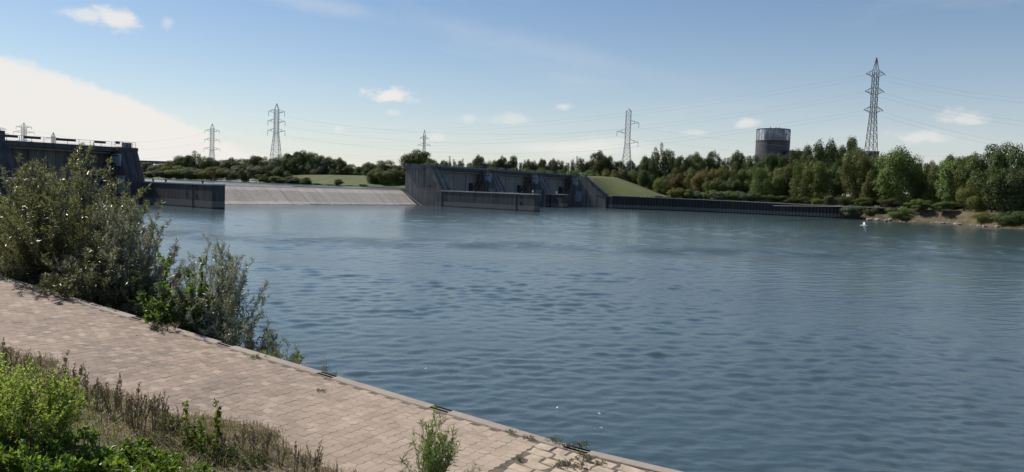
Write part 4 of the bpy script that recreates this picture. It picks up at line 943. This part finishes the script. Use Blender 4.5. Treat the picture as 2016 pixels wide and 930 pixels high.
for s in SLOT_U:
    f = qbox(MB(), s - SL / 2, s + SL / 2, 0.0, EDGE_Q - .02, -.35, -.3).build('mooring_recess', MAT['black'], qw)  # floor and webs painted black to put the slot's shade into the colour
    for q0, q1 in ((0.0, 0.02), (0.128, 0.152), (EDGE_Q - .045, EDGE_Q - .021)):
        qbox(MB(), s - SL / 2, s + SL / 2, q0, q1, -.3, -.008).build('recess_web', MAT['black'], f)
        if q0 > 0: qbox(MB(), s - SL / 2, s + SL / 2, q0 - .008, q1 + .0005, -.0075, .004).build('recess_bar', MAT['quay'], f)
fu = np.arange(U0, U1 + .01, 1.5); k = len(fu)
mb = MB(); mb.poly([quay(u, 0.02, -0.35) for u in fu] + [(*quay(u, -0.1)[:2], -1.5) for u in fu], [(i, i + 1, k + i + 1, k + i) for i in range(k - 1)]); mb.build('wall_face', MAT['quay_face'], qw)

# old stone paving at the near end
rr2 = random.Random(12); so_n = 0; COB = []
for s in range(9):
    r3 = random.Random(60 + s); n = 8; v = []; 
    rad = [r3.uniform(0.8, 1.04) for _ in range(n)]
    for f, z in ((1.0, -0.04), (0.99, -0.008), (0.93, 0.001)):
        for i in range(n):
            t = 2 * math.pi * i / n; sq = 1 / max(abs(math.cos(t)), abs(math.sin(t))) ** 0.9
            v.append((0.5 * math.cos(t) * sq * rad[i] * f, 0.5 * math.sin(t) * sq * rad[i] * f, z))
    v.append((0, 0, 0.004)); f_ = [(2 * n + i, 2 * n + (i + 1) % n, 3 * n) for i in range(n)]
    for r in range(2): f_ += [(r * n + i, r * n + (i + 1) % n, (r + 1) * n + (i + 1) % n, (r + 1) * n + i) for i in range(n)]
    COB.append(piece_mesh(v, f_, (0, 0), 'cobble', MAT['cobble']))
for iq in range(12):
    u = 3.0 + rr2.random() * .2
    while u > -8:
        w = rr2.uniform(0.26, 0.5); cu = u - w / 2; cq = EDGE_Q + 0.17 + iq * 0.3 + rr2.uniform(-.02, .02); u -= w + 0.012
        if cu > stone_limit(cq) - 0.05: continue
        P = quay(cu, cq); sx, sy = proj(*P)
        if sy > 1000 and so_n > 200: continue
        o = place(COB[rr2.randrange(9)], 'cobble', cu, cq, qp, rr2.gauss(0, 0.004), 0.02, (w * 1.03, 0.305, 1)); so_n += 1

# ------------------------------------------------------------------ near grassy bank
BANK_Q = lambda u: 3.8 + 0.3 * np.sin(u * 0.9 + 0.6) + 0.14 * np.sin(u * 2.3) + 0.1 * np.sin(u * 5.1 + 1) + 0.06 * np.sin(u * 11.3) + np.clip(u - 6, 0, 6) * 0.06
def bank_z(x, y):
    u, q = to_quay(x, y); d = q - BANK_Q(u)
    z = path_z(np.clip(u, -12, 60)) + np.where(d > 0, 0.02 * np.clip(d * 3, 0, 1) + 0.185 * d, 0.15 * d) - 0.012
    return z + 0.05 * np.sin(x * 1.9) * np.sin(y * 1.6 + x) * np.clip(d, 0, 1)
gx = np.arange(-36, 16, 0.16); gy = np.arange(-6, 30, 0.16); X, Y = np.meshgrid(gx, gy); u_, q_ = to_quay(X, Y); Z = bank_z(X, Y)
Z = np.where(q_ < BANK_Q(u_) - 0.25, path_z(u_) - 0.3, Z) + np.random.default_rng(9).normal(0, 0.012, X.shape)
v = np.stack([X, Y, Z], -1).reshape(-1, 3); nx = len(gx); i = (np.arange(len(gy) - 1)[:, None] * nx + np.arange(nx - 1)[None]).ravel()
keep = (q_[:-1, :-1].ravel() > 2.6)
i = i[keep]
def mat_soil():
    m = M_('bank_soil_and_thatch'); a = m.noise(1.2, 6); b = m.noise(9, 6)
    c = m.ramp(a, [(0.35, (0.075, 0.065, 0.03)), (0.5, (0.13, 0.10, 0.06)), (0.65, (0.17, 0.125, 0.08))]); c = m.mix(m.math('MULTIPLY', b, 0.5), c, (0.06, 0.055, 0.025))
    m.set(Base_Color=c, Roughness=0.98); m.bump(b, 0.8, 0.05); return m.m
MAT['soil'] = mat_soil()
tag(link('grass_bank', mesh_np('grass_bank', v, np.stack([i, i + 1, i + nx + 1, i + nx], 1), True), MAT['soil']), kind='structure')

MAT['grass_g'] = mat_leaf('lush_grass_blades', ((0.047, 0.081, 0.016), (0.101, 0.162, 0.034), (0.189, 0.243, 0.068)), 0.35)
MAT['grass_d'] = mat_leaf('dry_grass_blades', ((0.125, 0.094, 0.044), (0.237, 0.163, 0.081), (0.338, 0.263, 0.125)), 0.3)
MAT['lime'] = mat_leaf('lime_green_leaves', ((0.14, 0.20, 0.045), (0.26, 0.33, 0.085), (0.42, 0.47, 0.17)), 0.5, 0.5, 0.6, 0.3, (1.2, 1.3, 0.7))
MAT['weed'] = mat_leaf('fresh_weed_leaves', ((0.05, 0.085, 0.016), (0.11, 0.175, 0.03), (0.2, 0.27, 0.06)), 0.45, 0.4, 0.6, 0.4, (1.3, 1.3, 0.6))
MAT['weed_dark'] = mat_leaf('dull_weed_leaves', ((0.046, 0.065, 0.026), (0.091, 0.117, 0.046), (0.169, 0.195, 0.091)), 0.3)
MAT['drylf'] = mat_leaf('dry_seed_heads', ((0.084, 0.054, 0.042), (0.168, 0.114, 0.090), (0.264, 0.192, 0.156)), 0.2)
MAT['willow'] = mat_leaf('willow_leaves', ((0.063, 0.077, 0.039), (0.138, 0.155, 0.083), (0.265, 0.276, 0.172)), 0.42, 0.32, 0.7, 0.7, (1.3, 1.35, 0.7))
MAT['willow_grey'] = mat_leaf('grey_willow_leaves', ((0.084, 0.096, 0.070), (0.180, 0.192, 0.144), (0.336, 0.342, 0.270)), 0.35, 0.32, 0.7, 0.7, (1.2, 1.2, 0.85))
MAT['sapling'] = mat_leaf('poplar_sapling_leaves', ((0.042, 0.066, 0.016), (0.095, 0.135, 0.028), (0.19, 0.235, 0.055)), 0.42, 0.35, 0.7, 0.6, (1.2, 1.2, 0.6))

def blades(n, sel, h0, h1, w, lean, seed, mat, name, label, clump=1.0):
    rng = np.random.default_rng(seed); x = rng.uniform(-22, 5, n * 6); y = rng.uniform(2.5, 26, n * 6); u, q = to_quay(x, y)
    d = q - BANK_Q(u)
    patch = 0.5 + 0.5 * np.sin(x * 1.1 + 1.7 * np.sin(y * 0.9)) * np.sin(y * 1.3 + 1.1 * np.sin(x * 0.7 + 2))
    px, py = proj(x, y, path_z(u) + 0.2 * np.clip(d, 0, 99)); keep = sel(x, y, u, d, px, py, patch, rng) & (px > -160) & (px < 1100) & (py < 1150)
    x, y = x[keep][:n], y[keep][:n]; n = len(x); z = bank_z(x, y)
    tuft = 0.55 + 0.6 * (0.5 + 0.5 * np.sin(x * 3.7 + 2.1 * np.sin(y * 2.9)) * np.sin(y * 4.3 + 1.3 * np.sin(x * 2.2))) ** 2
    h = rng.uniform(h0, h1, n) * tuft; a = rng.uniform(0, 6.283, n); ln = rng.uniform(0.15, lean, n)
    side = np.stack([-np.sin(a), np.cos(a), np.zeros(n)], -1) * (w * rng.uniform(0.6, 1.3, n))[:, None]; out = np.stack([np.cos(a), np.sin(a), np.zeros(n)], -1)
    b = np.stack([x, y, z - 0.02], -1); m = b + out * (h * ln * 0.35)[:, None] + np.array([0, 0, 1]) * (h * 0.6)[:, None]; t = b + out * (h * ln)[:, None] + np.array([0, 0, 1]) * (h * (1 - 0.3 * ln))[:, None]
    V = np.stack([b - side, b + side, m + side * .8, m - side * .8, t], 1).reshape(-1, 3); i = np.arange(n)[:, None] * 5
    o = link(name, mesh_np(name, V, [i + np.array([[0, 1, 2, 3]]), i + np.array([[3, 2, 4]])]), mat); tag(o, label, 'grass', kind='stuff'); return o
blades(26000, lambda x, y, u, d, px, py, p, r: (d > 0.9) & (r.random(len(x)) < np.clip((d - 0.6) / 2.6, 0.03, 1) * np.clip((560 - px) / 300, 0.04, 1) * (0.35 + p)), 0.12, 0.42, 0.006, 0.9, 31, MAT['grass_g'], 'green_grass', 'lush green grass on the bank in the lower left corner')
blades(70000, lambda x, y, u, d, px, py, p, r: (d > -0.12) & (d < 3.8) & (r.random(len(x)) < np.clip(0.55 + d * 0.7, 0.1, 1) * np.clip(1.5 - d / 2.4, 0.08, 1) * (0.3 + 0.9 * (1 - p))), 0.05, 0.3, 0.0048, 1.1, 32, MAT['grass_d'], 'dry_grass', 'brown dry grass along the inner edge of the paved path')
blades(14000, lambda x, y, u, d, px, py, p, r: (d > 0.0) & (d < 3.2) & (r.random(len(x)) < 0.7 * p * np.clip(d, 0.15, 1)), 0.05, 0.22, 0.006, 1.0, 33, MAT['grass_g'], 'short_grass', 'short green grass mixed into the dry grass by the path')

# ------------------------------------------------------------------ plants with stems and leaves
def plant_meshes(seed, h, spread, nst, nbr, nlf, ll, lw, lean=0.5, droop=0.0, leaf_from=0.25, stem_r=0.012, base_r=0.15, curve=0.35, up=0.35, blen=0.3, hmin=0.55):
    """stems fan out from the base, carry side twigs, and the twigs carry leaves"""
    rng = np.random.default_rng(seed); stems = MB(); P, D, Nn, Ls = [], [], [], []
    for i in range(nst):
        a = rng.random() * 6.283; r0 = base_r * math.sqrt(rng.random()); H = h * rng.uniform(hmin, 1.0); out = spread * rng.random() ** 0.6
        hd = np.array([math.cos(a), math.sin(a), 0]); b = hd * r0 + rng.normal(0, 0.02, 3) * np.array([1, 1, 0]); H *= 1 - 0.45 * (out / max(spread, 1e-3)) ** 2
        f = np.linspace(0, 1, 7); pts = b + hd * ((out - r0) * f ** (1 + curve))[:, None] + np.array([0, 0, 1]) * (H * f)[:, None] + rng.normal(0, 0.012 * h, (7, 3)) * f[:, None]
        stems.tube([tuple(p) for p in pts], [stem_r * (1 - 0.85 * t) for t in f], 4)
        for j in range(nbr):
            t = leaf_from + (1 - leaf_from) * (j + rng.random()) / nbr; k = min(int(t * 6), 5); g = t * 6 - k; p0 = pts[k] * (1 - g) + pts[k + 1] * g
            tang = unit(pts[k + 1] - pts[k]); d = unit(unit(rng.normal(size=3) * np.array([1, 1, 0.4])) + tang * rng.uniform(0.4, 1.2) + np.array([0, 0, up]))
            L_ = blen * h * rng.uniform(0.35, 1.0) * (1.15 - t * 0.75); e = p0 + d * L_ - np.array([0, 0, droop * L_])
            stems.bar(tuple(p0), tuple(e), stem_r * 0.3, 3, stem_r * 0.1)
            s = (np.arange(nlf) + rng.random(nlf)) / nlf; P.append(p0 + (e - p0) * s[:, None]); dd = unit(rng.normal(size=(nlf, 3)) * 0.8 + d * 0.9 + np.array([0, 0, -droop * 0.8])); D.append(dd)
            Nn.append(unit(rng.normal(size=(nlf, 3)) + np.array([0, 0, 0.8]))); Ls.append(rng.uniform(0.6, 1.15, nlf))
    P, D, Nn, Ls = map(np.concatenate, (P, D, Nn, Ls)); v, f = leaf_arrays(P, D, Nn, Ls * ll, Ls * lw, 0.2, 0.42)
    return stems.mesh('stems', smooth=True), mesh_np('foliage', v, f)

def plant(name, loc, label, cat, stem_me, leaf_me, stem_mat, leaf_mat, group=None, scale=(1, 1, 1), rz=0.0):
    e = empty(name, loc, label, cat, group, rz)
    for nm, me, mt in (('stems', stem_me, stem_mat), ('foliage', leaf_me, leaf_mat)):
        if not me.materials: me.materials.append(mt)
        o = bpy.data.objects.new(nm, me); COL.objects.link(o); o.parent = e; o.scale = scale
        o.material_slots[0].link = 'OBJECT'; o.material_slots[0].material = mt
    return e

# earth bank below the quay where the willows grow
fu = np.arange(5.5, 44.1, 0.8); k = len(fu); mb = MB(); rr = random.Random(2)
rowsb = []
for q, f in ((0.05, 0.0), (-0.9, 0.35), (-1.9, 0.7), (-3.0, 1.0)):
    for u in fu:
        taper = min(1, max(0, (u - 5.5) / 3.0)); z = (path_z(u) - 0.5) * (1 - f) * (0.35 + 0.65 * taper) - 0.4 * f; p = quay(u, q * (0.3 + 0.7 * taper)); rowsb.append((p[0] + rr.uniform(-.1, .1), p[1] + rr.uniform(-.1, .1), z + rr.uniform(-.08, .08)))
mb.poly(rowsb, [(j * k + i, j * k + i + 1, (j + 1) * k + i + 1, (j + 1) * k + i) for j in range(3) for i in range(k - 1)])
tag(mb.build('willow_bank', MAT['soil'], smooth=True), kind='structure')

def shrub_at(px, u_guess, q): 
    """world base point of a riverside shrub whose foot is seen near photo column px"""
    best = min(np.arange(4, 40, 0.1), key=lambda u: abs(proj(*quay(u, q))[0] - px)); return best
def riverside(px, q, drop=1.1):
    u = shrub_at(px, 0, q); p = quay(u, q); return (p[0], p[1], max(p[2] - drop, -0.05)), p[1]

W1 = plant_meshes(101, 5.3, 3.0, 95, 18, 30, 0.165, 0.03, hmin=0.72, up=0.9, leaf_from=0.12, stem_r=0.03, base_r=0.9, blen=0.20)
W2 = plant_meshes(102, 3.7, 2.0, 56, 15, 28, 0.155, 0.028, up=0.9, leaf_from=0.1, stem_r=0.022, base_r=0.7, blen=0.22)
W3 = plant_meshes(103, 3.6, 1.5, 56, 15, 28, 0.13, 0.022, up=0.8, leaf_from=0.1, stem_r=0.018, base_r=0.6, blen=0.22)
SP = plant_meshes(104, 2.7, 0.9, 20, 14, 12, 0.125, 0.105, leaf_from=0.08, stem_r=0.016, base_r=0.35, blen=0.2)
W4 = plant_meshes(105, 1.5, 0.75, 30, 10, 18, 0.10, 0.018, leaf_from=0.1, stem_r=0.01, base_r=0.4, blen=0.25)
W5 = plant_meshes(106, 0.9, 0.45, 12, 7, 9, 0.09, 0.014, leaf_from=0.2, stem_r=0.008, base_r=0.25, blen=0.3)
g = 'willow shrubs along the river side of the quay'
p, _ = riverside(128, -1.9); plant('willow_shrub', p, 'largest willow shrub, tall and broad, hiding the foot of the left dam', 'shrub', W1[0], W1[1], MAT['bark'], MAT['willow'], g, (1, 1, 1.0))
p, _ = riverside(20, -2.2); plant('willow_shrub', p, 'dense willow shrub at the left edge of the picture', 'shrub', W2[0], W2[1], MAT['bark'], MAT['willow'], g, (1.1, 1.1, 1.0))
p, _ = riverside(255, -1.9); plant('willow_shrub', p, 'willow shrub on the right flank of the largest willow', 'shrub', W2[0], W2[1], MAT['bark'], MAT['willow_grey'], g, (1.0, 1.0, 1.12), 2.0)
p, _ = riverside(190, -0.9); plant('willow_shrub', p, 'dark low willow shrub at the quay edge in front of the largest willow', 'shrub', W3[0], W3[1], MAT['bark'], MAT['willow'], g, (1.2, 1.2, 0.85), 1.0)
p, _ = riverside(60, -0.8); plant('willow_shrub', p, 'low willow shrub over the quay edge near the left side', 'shrub', W3[0], W3[1], MAT['bark'], MAT['willow'], g, (1.2, 1.2, 0.8), 4.0)
p, _ = riverside(420, -1.1); plant('willow_shrub', p, 'narrow-leaved grey willow shrub right of the green sapling', 'shrub', W3[0], W3[1], MAT['bark'], MAT['willow_grey'], g, (0.95, 0.95, 1.02))
p, _ = riverside(470, -0.8); plant('willow_shrub', p, 'grey willow shrub leaning over the water at the slotted quay edge', 'shrub', W4[0], W4[1], MAT['bark'], MAT['willow_grey'], g, (1.3, 1.3, 1.6))
p, _ = riverside(345, -0.4); plant('poplar_sapling', p, 'bright green broad-leaved poplar sapling among the willows', 'sapling', SP[0], SP[1], MAT['bark'], MAT['sapling'], None, (1.15, 1.15, 1.15))
p, _ = riverside(300, -1.7); plant('willow_shrub', p, 'low dark willow left of the bright green sapling', 'shrub', W3[0], W3[1], MAT['bark'], MAT['willow'], g, (0.8, 0.8, 0.62), 2.5)
p, _ = riverside(395, -0.7); plant('poplar_sapling', p, 'slim green poplar sapling behind the bright one', 'sapling', SP[0], SP[1], MAT['bark'], MAT['sapling'], None, (0.6, 0.6, 1.15), 2.2)
p, _ = riverside(543, -0.45); plant('willow_shrub', p, 'knee-high yellowish willow at the right end of the shrubs', 'shrub', W4[0], W4[1], MAT['bark'], MAT['willow'], g, (1.0, 1.0, 1.15), 1.2)
p, _ = riverside(600, -0.35, 0.7); plant('riverside_weed', p, 'sparse grey weed between the last willow and the middle slot', 'weed', W5[0], W5[1], MAT['stem_dry'], MAT['willow_grey'], None, (0.9, 0.9, 0.75))
p, _ = riverside(640, -0.3, 0.7); plant('riverside_weed', p, 'upright grey weed rising behind the middle slot', 'weed', W5[0], W5[1], MAT['stem_dry'], MAT['willow_grey'], None, (0.9, 0.9, 1.05), 2.0)
p, _ = riverside(664, -0.25, 0.5); plant('riverside_weed', p, 'low pale weed just right of the middle slot', 'weed', W5[0], W5[1], MAT['stem_dry'], MAT['willow_grey'], None, (0.7, 0.7, 0.5), 3.0)

def bank_pt(px, py):
    d = ray(px, py); lo = 3.0
    for t in np.arange(3, 40, 0.03):
        x, y, z = d[0] * t, d[1] * t, EYE + d[2] * t
        u, q = to_quay(x, y); zz = float(bank_z(x, y)) if q > BANK_Q(u) else path_z(u)
        if z <= zz: return (float(x), float(y), float(zz) - 0.02)
    return (float(x), float(y), float(zz))

# willow sprout on the path's near side
WS = plant_meshes(110, 1.0, 0.34, 30, 9, 9, 0.085, 0.012, leaf_from=0.15, stem_r=0.006, base_r=0.16, blen=0.26, up=0.9)
b = bank_pt(848, 962); plant('willow_sprout', b, 'bright green willow sprout at the bottom edge in front of the paving', 'sapling', WS[0], WS[1], MAT['stem_green'], MAT['sapling'], None, (1.25, 1.25, 1.4))
WS2 = plant_meshes(111, 0.5, 0.2, 4, 5, 8, 0.06, 0.011, leaf_from=0.25, stem_r=0.005, base_r=0.05, blen=0.3, up=0.8)
b = bank_pt(922, 955); plant('willow_sprout', b, 'thin willow twig right of the larger sprout', 'sapling', WS2[0], WS2[1], MAT['stem_green'], MAT['weed'], None, (1, 1, 0.95))
# poplar seedlings
PS = plant_meshes(112, 0.75, 0.12, 3, 12, 4, 0.062, 0.056, leaf_from=0.15, stem_r=0.006, base_r=0.05, blen=0.09, up=0.1)
for i, (px, py, s, lb) in enumerate(((424, 905, 1.35, 'tall upright poplar seedling with round leaves by the path edge'), (372, 890, 1.15, 'poplar seedling left of the tall upright one'), (396, 898, 0.95, 'lowest of the three poplar seedlings by the path edge'))):
    b = bank_pt(px, py); plant('poplar_seedling', b, lb, 'seedling', PS[0], PS[1], MAT['stem_green'], MAT['weed'], 'poplar seedlings by the path', (s * 0.8, s * 0.8, s), 1.7 * i)
CK = plant_meshes(113, 0.4, 0.3, 16, 8, 6, 0.045, 0.03, leaf_from=0.1, stem_r=0.004, base_r=0.2, blen=0.3)
for i, (px, py, s, lb) in enumerate(((392, 880, 1.0, 'bushy weed at the foot of the poplar seedlings'), (450, 905, 0.8, 'small-leaved weed right of the poplar seedlings'), (330, 850, 0.8, 'small-leaved weed among the dry stalks'), (500, 918, 0.7, 'low grey green weed near the bottom of the path edge'))):
    b = bank_pt(px, py); plant('leafy_weed', b, lb, 'weed', CK[0], CK[1], MAT['stem_green'], MAT['weed_dark'], 'small-leaved weeds by the path', (s, s, s), 1.1 * i)
# lime bush
LB = plant_meshes(114, 1.2, 0.9, 75, 13, 13, 0.055, 0.024, leaf_from=0.2, stem_r=0.006, base_r=0.55, blen=0.2, up=0.6)
b = bank_pt(42, 875); plant('flowering_bush', b, 'dense lime green feathery bush at the left edge of the bank', 'bush', LB[0], LB[1], MAT['stem_green'], MAT['lime'], None, (1.0, 1.0, 1.0))
b = bank_pt(-30, 850); plant('flowering_bush', b, 'lime green bush cut by the left edge of the picture', 'bush', LB[0], LB[1], MAT['stem_green'], MAT['lime'], None, (0.9, 0.9, 0.9), 2.0)
# dry stalks with seed heads
DS = [plant_meshes(120 + i, 0.85, 0.16 + 0.05 * i, 5 + i, 10, 9, 0.03, 0.02, leaf_from=0.42, stem_r=0.008, base_r=0.06, blen=0.17, up=0.9) for i in range(3)]
spots = [(235, 822, 0.9), (265, 850, 0.75), (170, 800, 0.8), (120, 785, 0.7), (8, 735, 0.8), (440, 892, 0.5), (500, 900, 0.7), (600, 940, 0.5), (20, 745, 0.8), (75, 752, 0.7), (138, 788, 1.05), (150, 780, 0.8), (190, 810, 0.7), (222, 828, 0.8), (250, 838, 0.65), (278, 848, 0.9), (303, 850, 0.85), (318, 842, 0.7), (205, 800, 0.6), (345, 850, 0.5), (100, 770, 0.6), (478, 888, 0.55), (522, 902, 0.6), (582, 935, 0.62), (620, 940, 0.68), (552, 925, 0.45), (660, 950, 0.4), (700, 955, 0.35), (50, 740, 0.6)]
spots.sort()
for i, (px, py, s) in enumerate(spots):
    b = bank_pt(px, py); m = DS[i % 3]; plant('dry_stalk', b, f'dry brown weed stalk, {ORD[i]} from the left along the path edge', 'weed', m[0], m[1], MAT['stem_dry'], MAT['drylf'], 'dry brown stalks along the path edge', (s * 1.05, s * 1.05, s * 1.2), i * 1.3)
# broad-leaved lush weeds in the corner
BL = [plant_meshes(130 + i, 0.36, 0.32, 14, 6, 5, 0.085, 0.05, leaf_from=0.15, stem_r=0.005, base_r=0.22, blen=0.34) for i in range(2)]
spots = [(20, 925, 1.0), (95, 900, 0.9), (70, 955, 1.1), (150, 880, 0.9), (180, 920, 1.0), (215, 935, 1.0), (250, 905, 0.85), (300, 925, 0.9), (330, 945, 0.8), (130, 950, 1.0), (270, 890, 0.7), (-20, 950, 1.2), (390, 940, 0.6), (10, 885, 0.9), (235, 960, 1.1), (345, 915, 0.6)]
spots.sort()
for i, (px, py, s) in enumerate(spots):
    b = bank_pt(px, py); m = BL[i % 2]; plant('broad_leaved_weed', b, f'lush broad-leaved green weed, {ORD[i]} from the left in the lower left corner', 'weed', m[0], m[1], MAT['stem_green'], MAT['weed'], 'broad-leaved weeds in the lower left corner', (s, s, s * 1.05), i * 0.9)
# tufts in the stone joints and on the path
TF = plant_meshes(140, 0.14, 0.16, 16, 4, 5, 0.035, 0.012, leaf_from=0.1, stem_r=0.002, base_r=0.1, blen=0.4)
tufts = [(325, 650, 2.4, 'weed tuft on the path below the poplar sapling'), (500, 705, 1.0, 'tiny tuft on the path right of the second slot'), (1092, 872, 1.1, 'brown tuft at the quay edge left of the nearest slot'), (1120, 882, 1.0, 'green tuft touching the nearest slot'), (1148, 880, 1.1, 'tuft growing over the nearest slot'),
         (1150, 905, 1.3, 'moss tuft between the old paving stones, nearest the slot'), (1128, 920, 1.3, 'moss tuft in the middle of the old paving stones'), (1100, 918, 1.0, 'moss tuft left in the old paving stones'), (1005, 852, 0.7, 'small brown tuft at the end of the regular paving'), (1040, 864, 0.8, 'brown tuft where old stones begin'), (1180, 917, 0.9, 'rightmost tuft in the old paving stones'), (1022, 905, 0.8, 'tuft along the border of old stones and pavers'), (632, 770, 0.7, 'dry tuft on the pavers below the middle slot')]
for i, (px, py, s, lb) in enumerate(tufts):
    u, q = on_path(px, py); p = quay(u, q, -0.01); plant('grass_tuft', p, lb, 'tuft', TF[0], TF[1], MAT['stem_dry'], MAT['weed_dark'] if i % 3 else MAT['drylf'], 'tufts in the paving', (s, s, s * 0.8), i)

# ------------------------------------------------------------------ gull and floating feathers
def gull():
    c = Vector(at(1700, 444.5, 62)); e = empty('gull', c, 'white gull flying low over the river near the right shore', 'bird')
    MAT['gull'] = mat_plain('white_plumage', (0.78, 0.77, 0.74), 0.8, 0, 0.06, 8); MAT['gull_wing'] = mat_plain('grey_wing_plumage', (0.55, 0.55, 0.55), 0.8, 0, 0.15, 8)
    hd = Vector((-1, 0.25, -0.08)).normalized()
    def loft(rings, name, mat, par=e, n=10):
        m = MB(); k0 = 0
        side = hd.cross(Vector((0, 0, 1))).normalized(); upv = side.cross(hd); v = []
        for f, rw, rh, dz in rings:
            for j in range(n):
                t = 2 * math.pi * j / n; v.append(c + hd * f + side * (math.cos(t) * rw) + upv * (math.sin(t) * rh + dz))
        fc = [(i * n + j, i * n + (j + 1) % n, (i + 1) * n + (j + 1) % n, (i + 1) * n + j) for i in range(len(rings) - 1) for j in range(n)] + [tuple(range(n))[::-1], tuple(range((len(rings) - 1) * n, len(rings) * n))]
        m.poly(v, fc); return m.build(name, mat, par, smooth=True)
    b = loft([(-0.32, 0.05, 0.006, 0), (-0.20, 0.035, 0.02, 0), (-0.12, 0.05, 0.045, 0), (0, 0.062, 0.065, 0), (0.10, 0.052, 0.055, 0.005), (0.16, 0.036, 0.038, 0.015), (0.20, 0.036, 0.037, 0.025), (0.235, 0.028, 0.028, 0.026), (0.255, 0.012, 0.012, 0.024)], 'body', MAT['gull'])
    loft([(0.25, 0.010, 0.010, 0.022), (0.30, 0.002, 0.003, 0.014)], 'beak', mat_plain('beak', (0.3, 0.1, 0.05)), b, 6)
    for sgn, line in ((1, [(0.03, 0.05, 0), (0.02, 0.16, 0.14), (-0.02, 0.30, 0.24), (-0.10, 0.40, 0.26)]), (-1, [(0.03, -0.05, 0), (0.0, -0.12, -0.18), (-0.06, -0.17, -0.36), (-0.16, -0.20, -0.5)])):
        side = hd.cross(Vector((0, 0, 1))).normalized(); m = MB(); ch = [0.17, 0.16, 0.12, 0.03]; v = []
        for (f, s, z), w in zip(line, ch):
            p = c + hd * f + side * s + Vector((0, 0, z)); q = p - hd * w
            nrm = Vector((0, 0, 0.008)); v += [p + nrm, q + nrm * 0.3, q - nrm * 0.3, p - nrm]
        fc = [(i * 4 + j, i * 4 + (j + 1) % 4, (i + 1) * 4 + (j + 1) % 4, (i + 1) * 4 + j) for i in range(3) for j in range(4)] + [(3, 2, 1, 0), (12, 13, 14, 15)]
        m.poly(v, fc); m.build('wing', MAT['gull'] if sgn > 0 else MAT['gull_wing'], e, smooth=False)
gull()
FT = MB()
FT.poly([(-0.09, 0, 0), (-0.03, -0.03, 0.015), (0.05, -0.025, 0.03), (0.1, 0, 0.05), (0.05, 0.025, 0.03), (-0.03, 0.03, 0.015), (0, 0, 0.035)], [(i, (i + 1) % 6, 6) for i in range(6)])
fm = FT.mesh('feather'); fm.materials.append(MAT['white'])
for i, (px, py, lb) in enumerate(((838, 726, 'white feather afloat, leftmost of the four'), (1097, 803, 'faint white feather afloat beyond the nearest slot'), (1180, 815, 'white feather afloat, upper of the right pair'), (1184, 843, 'white feather afloat, closest to the quay edge'))):
    o = bpy.data.objects.new('feather', fm); COL.objects.link(o); o.location = on(px, py, 0.04); o.scale = (0.6, 0.6, 0.6); o.rotation_euler = (0, 0, i * 1.1); tag(o, lb, 'feather', 'white feathers afloat')
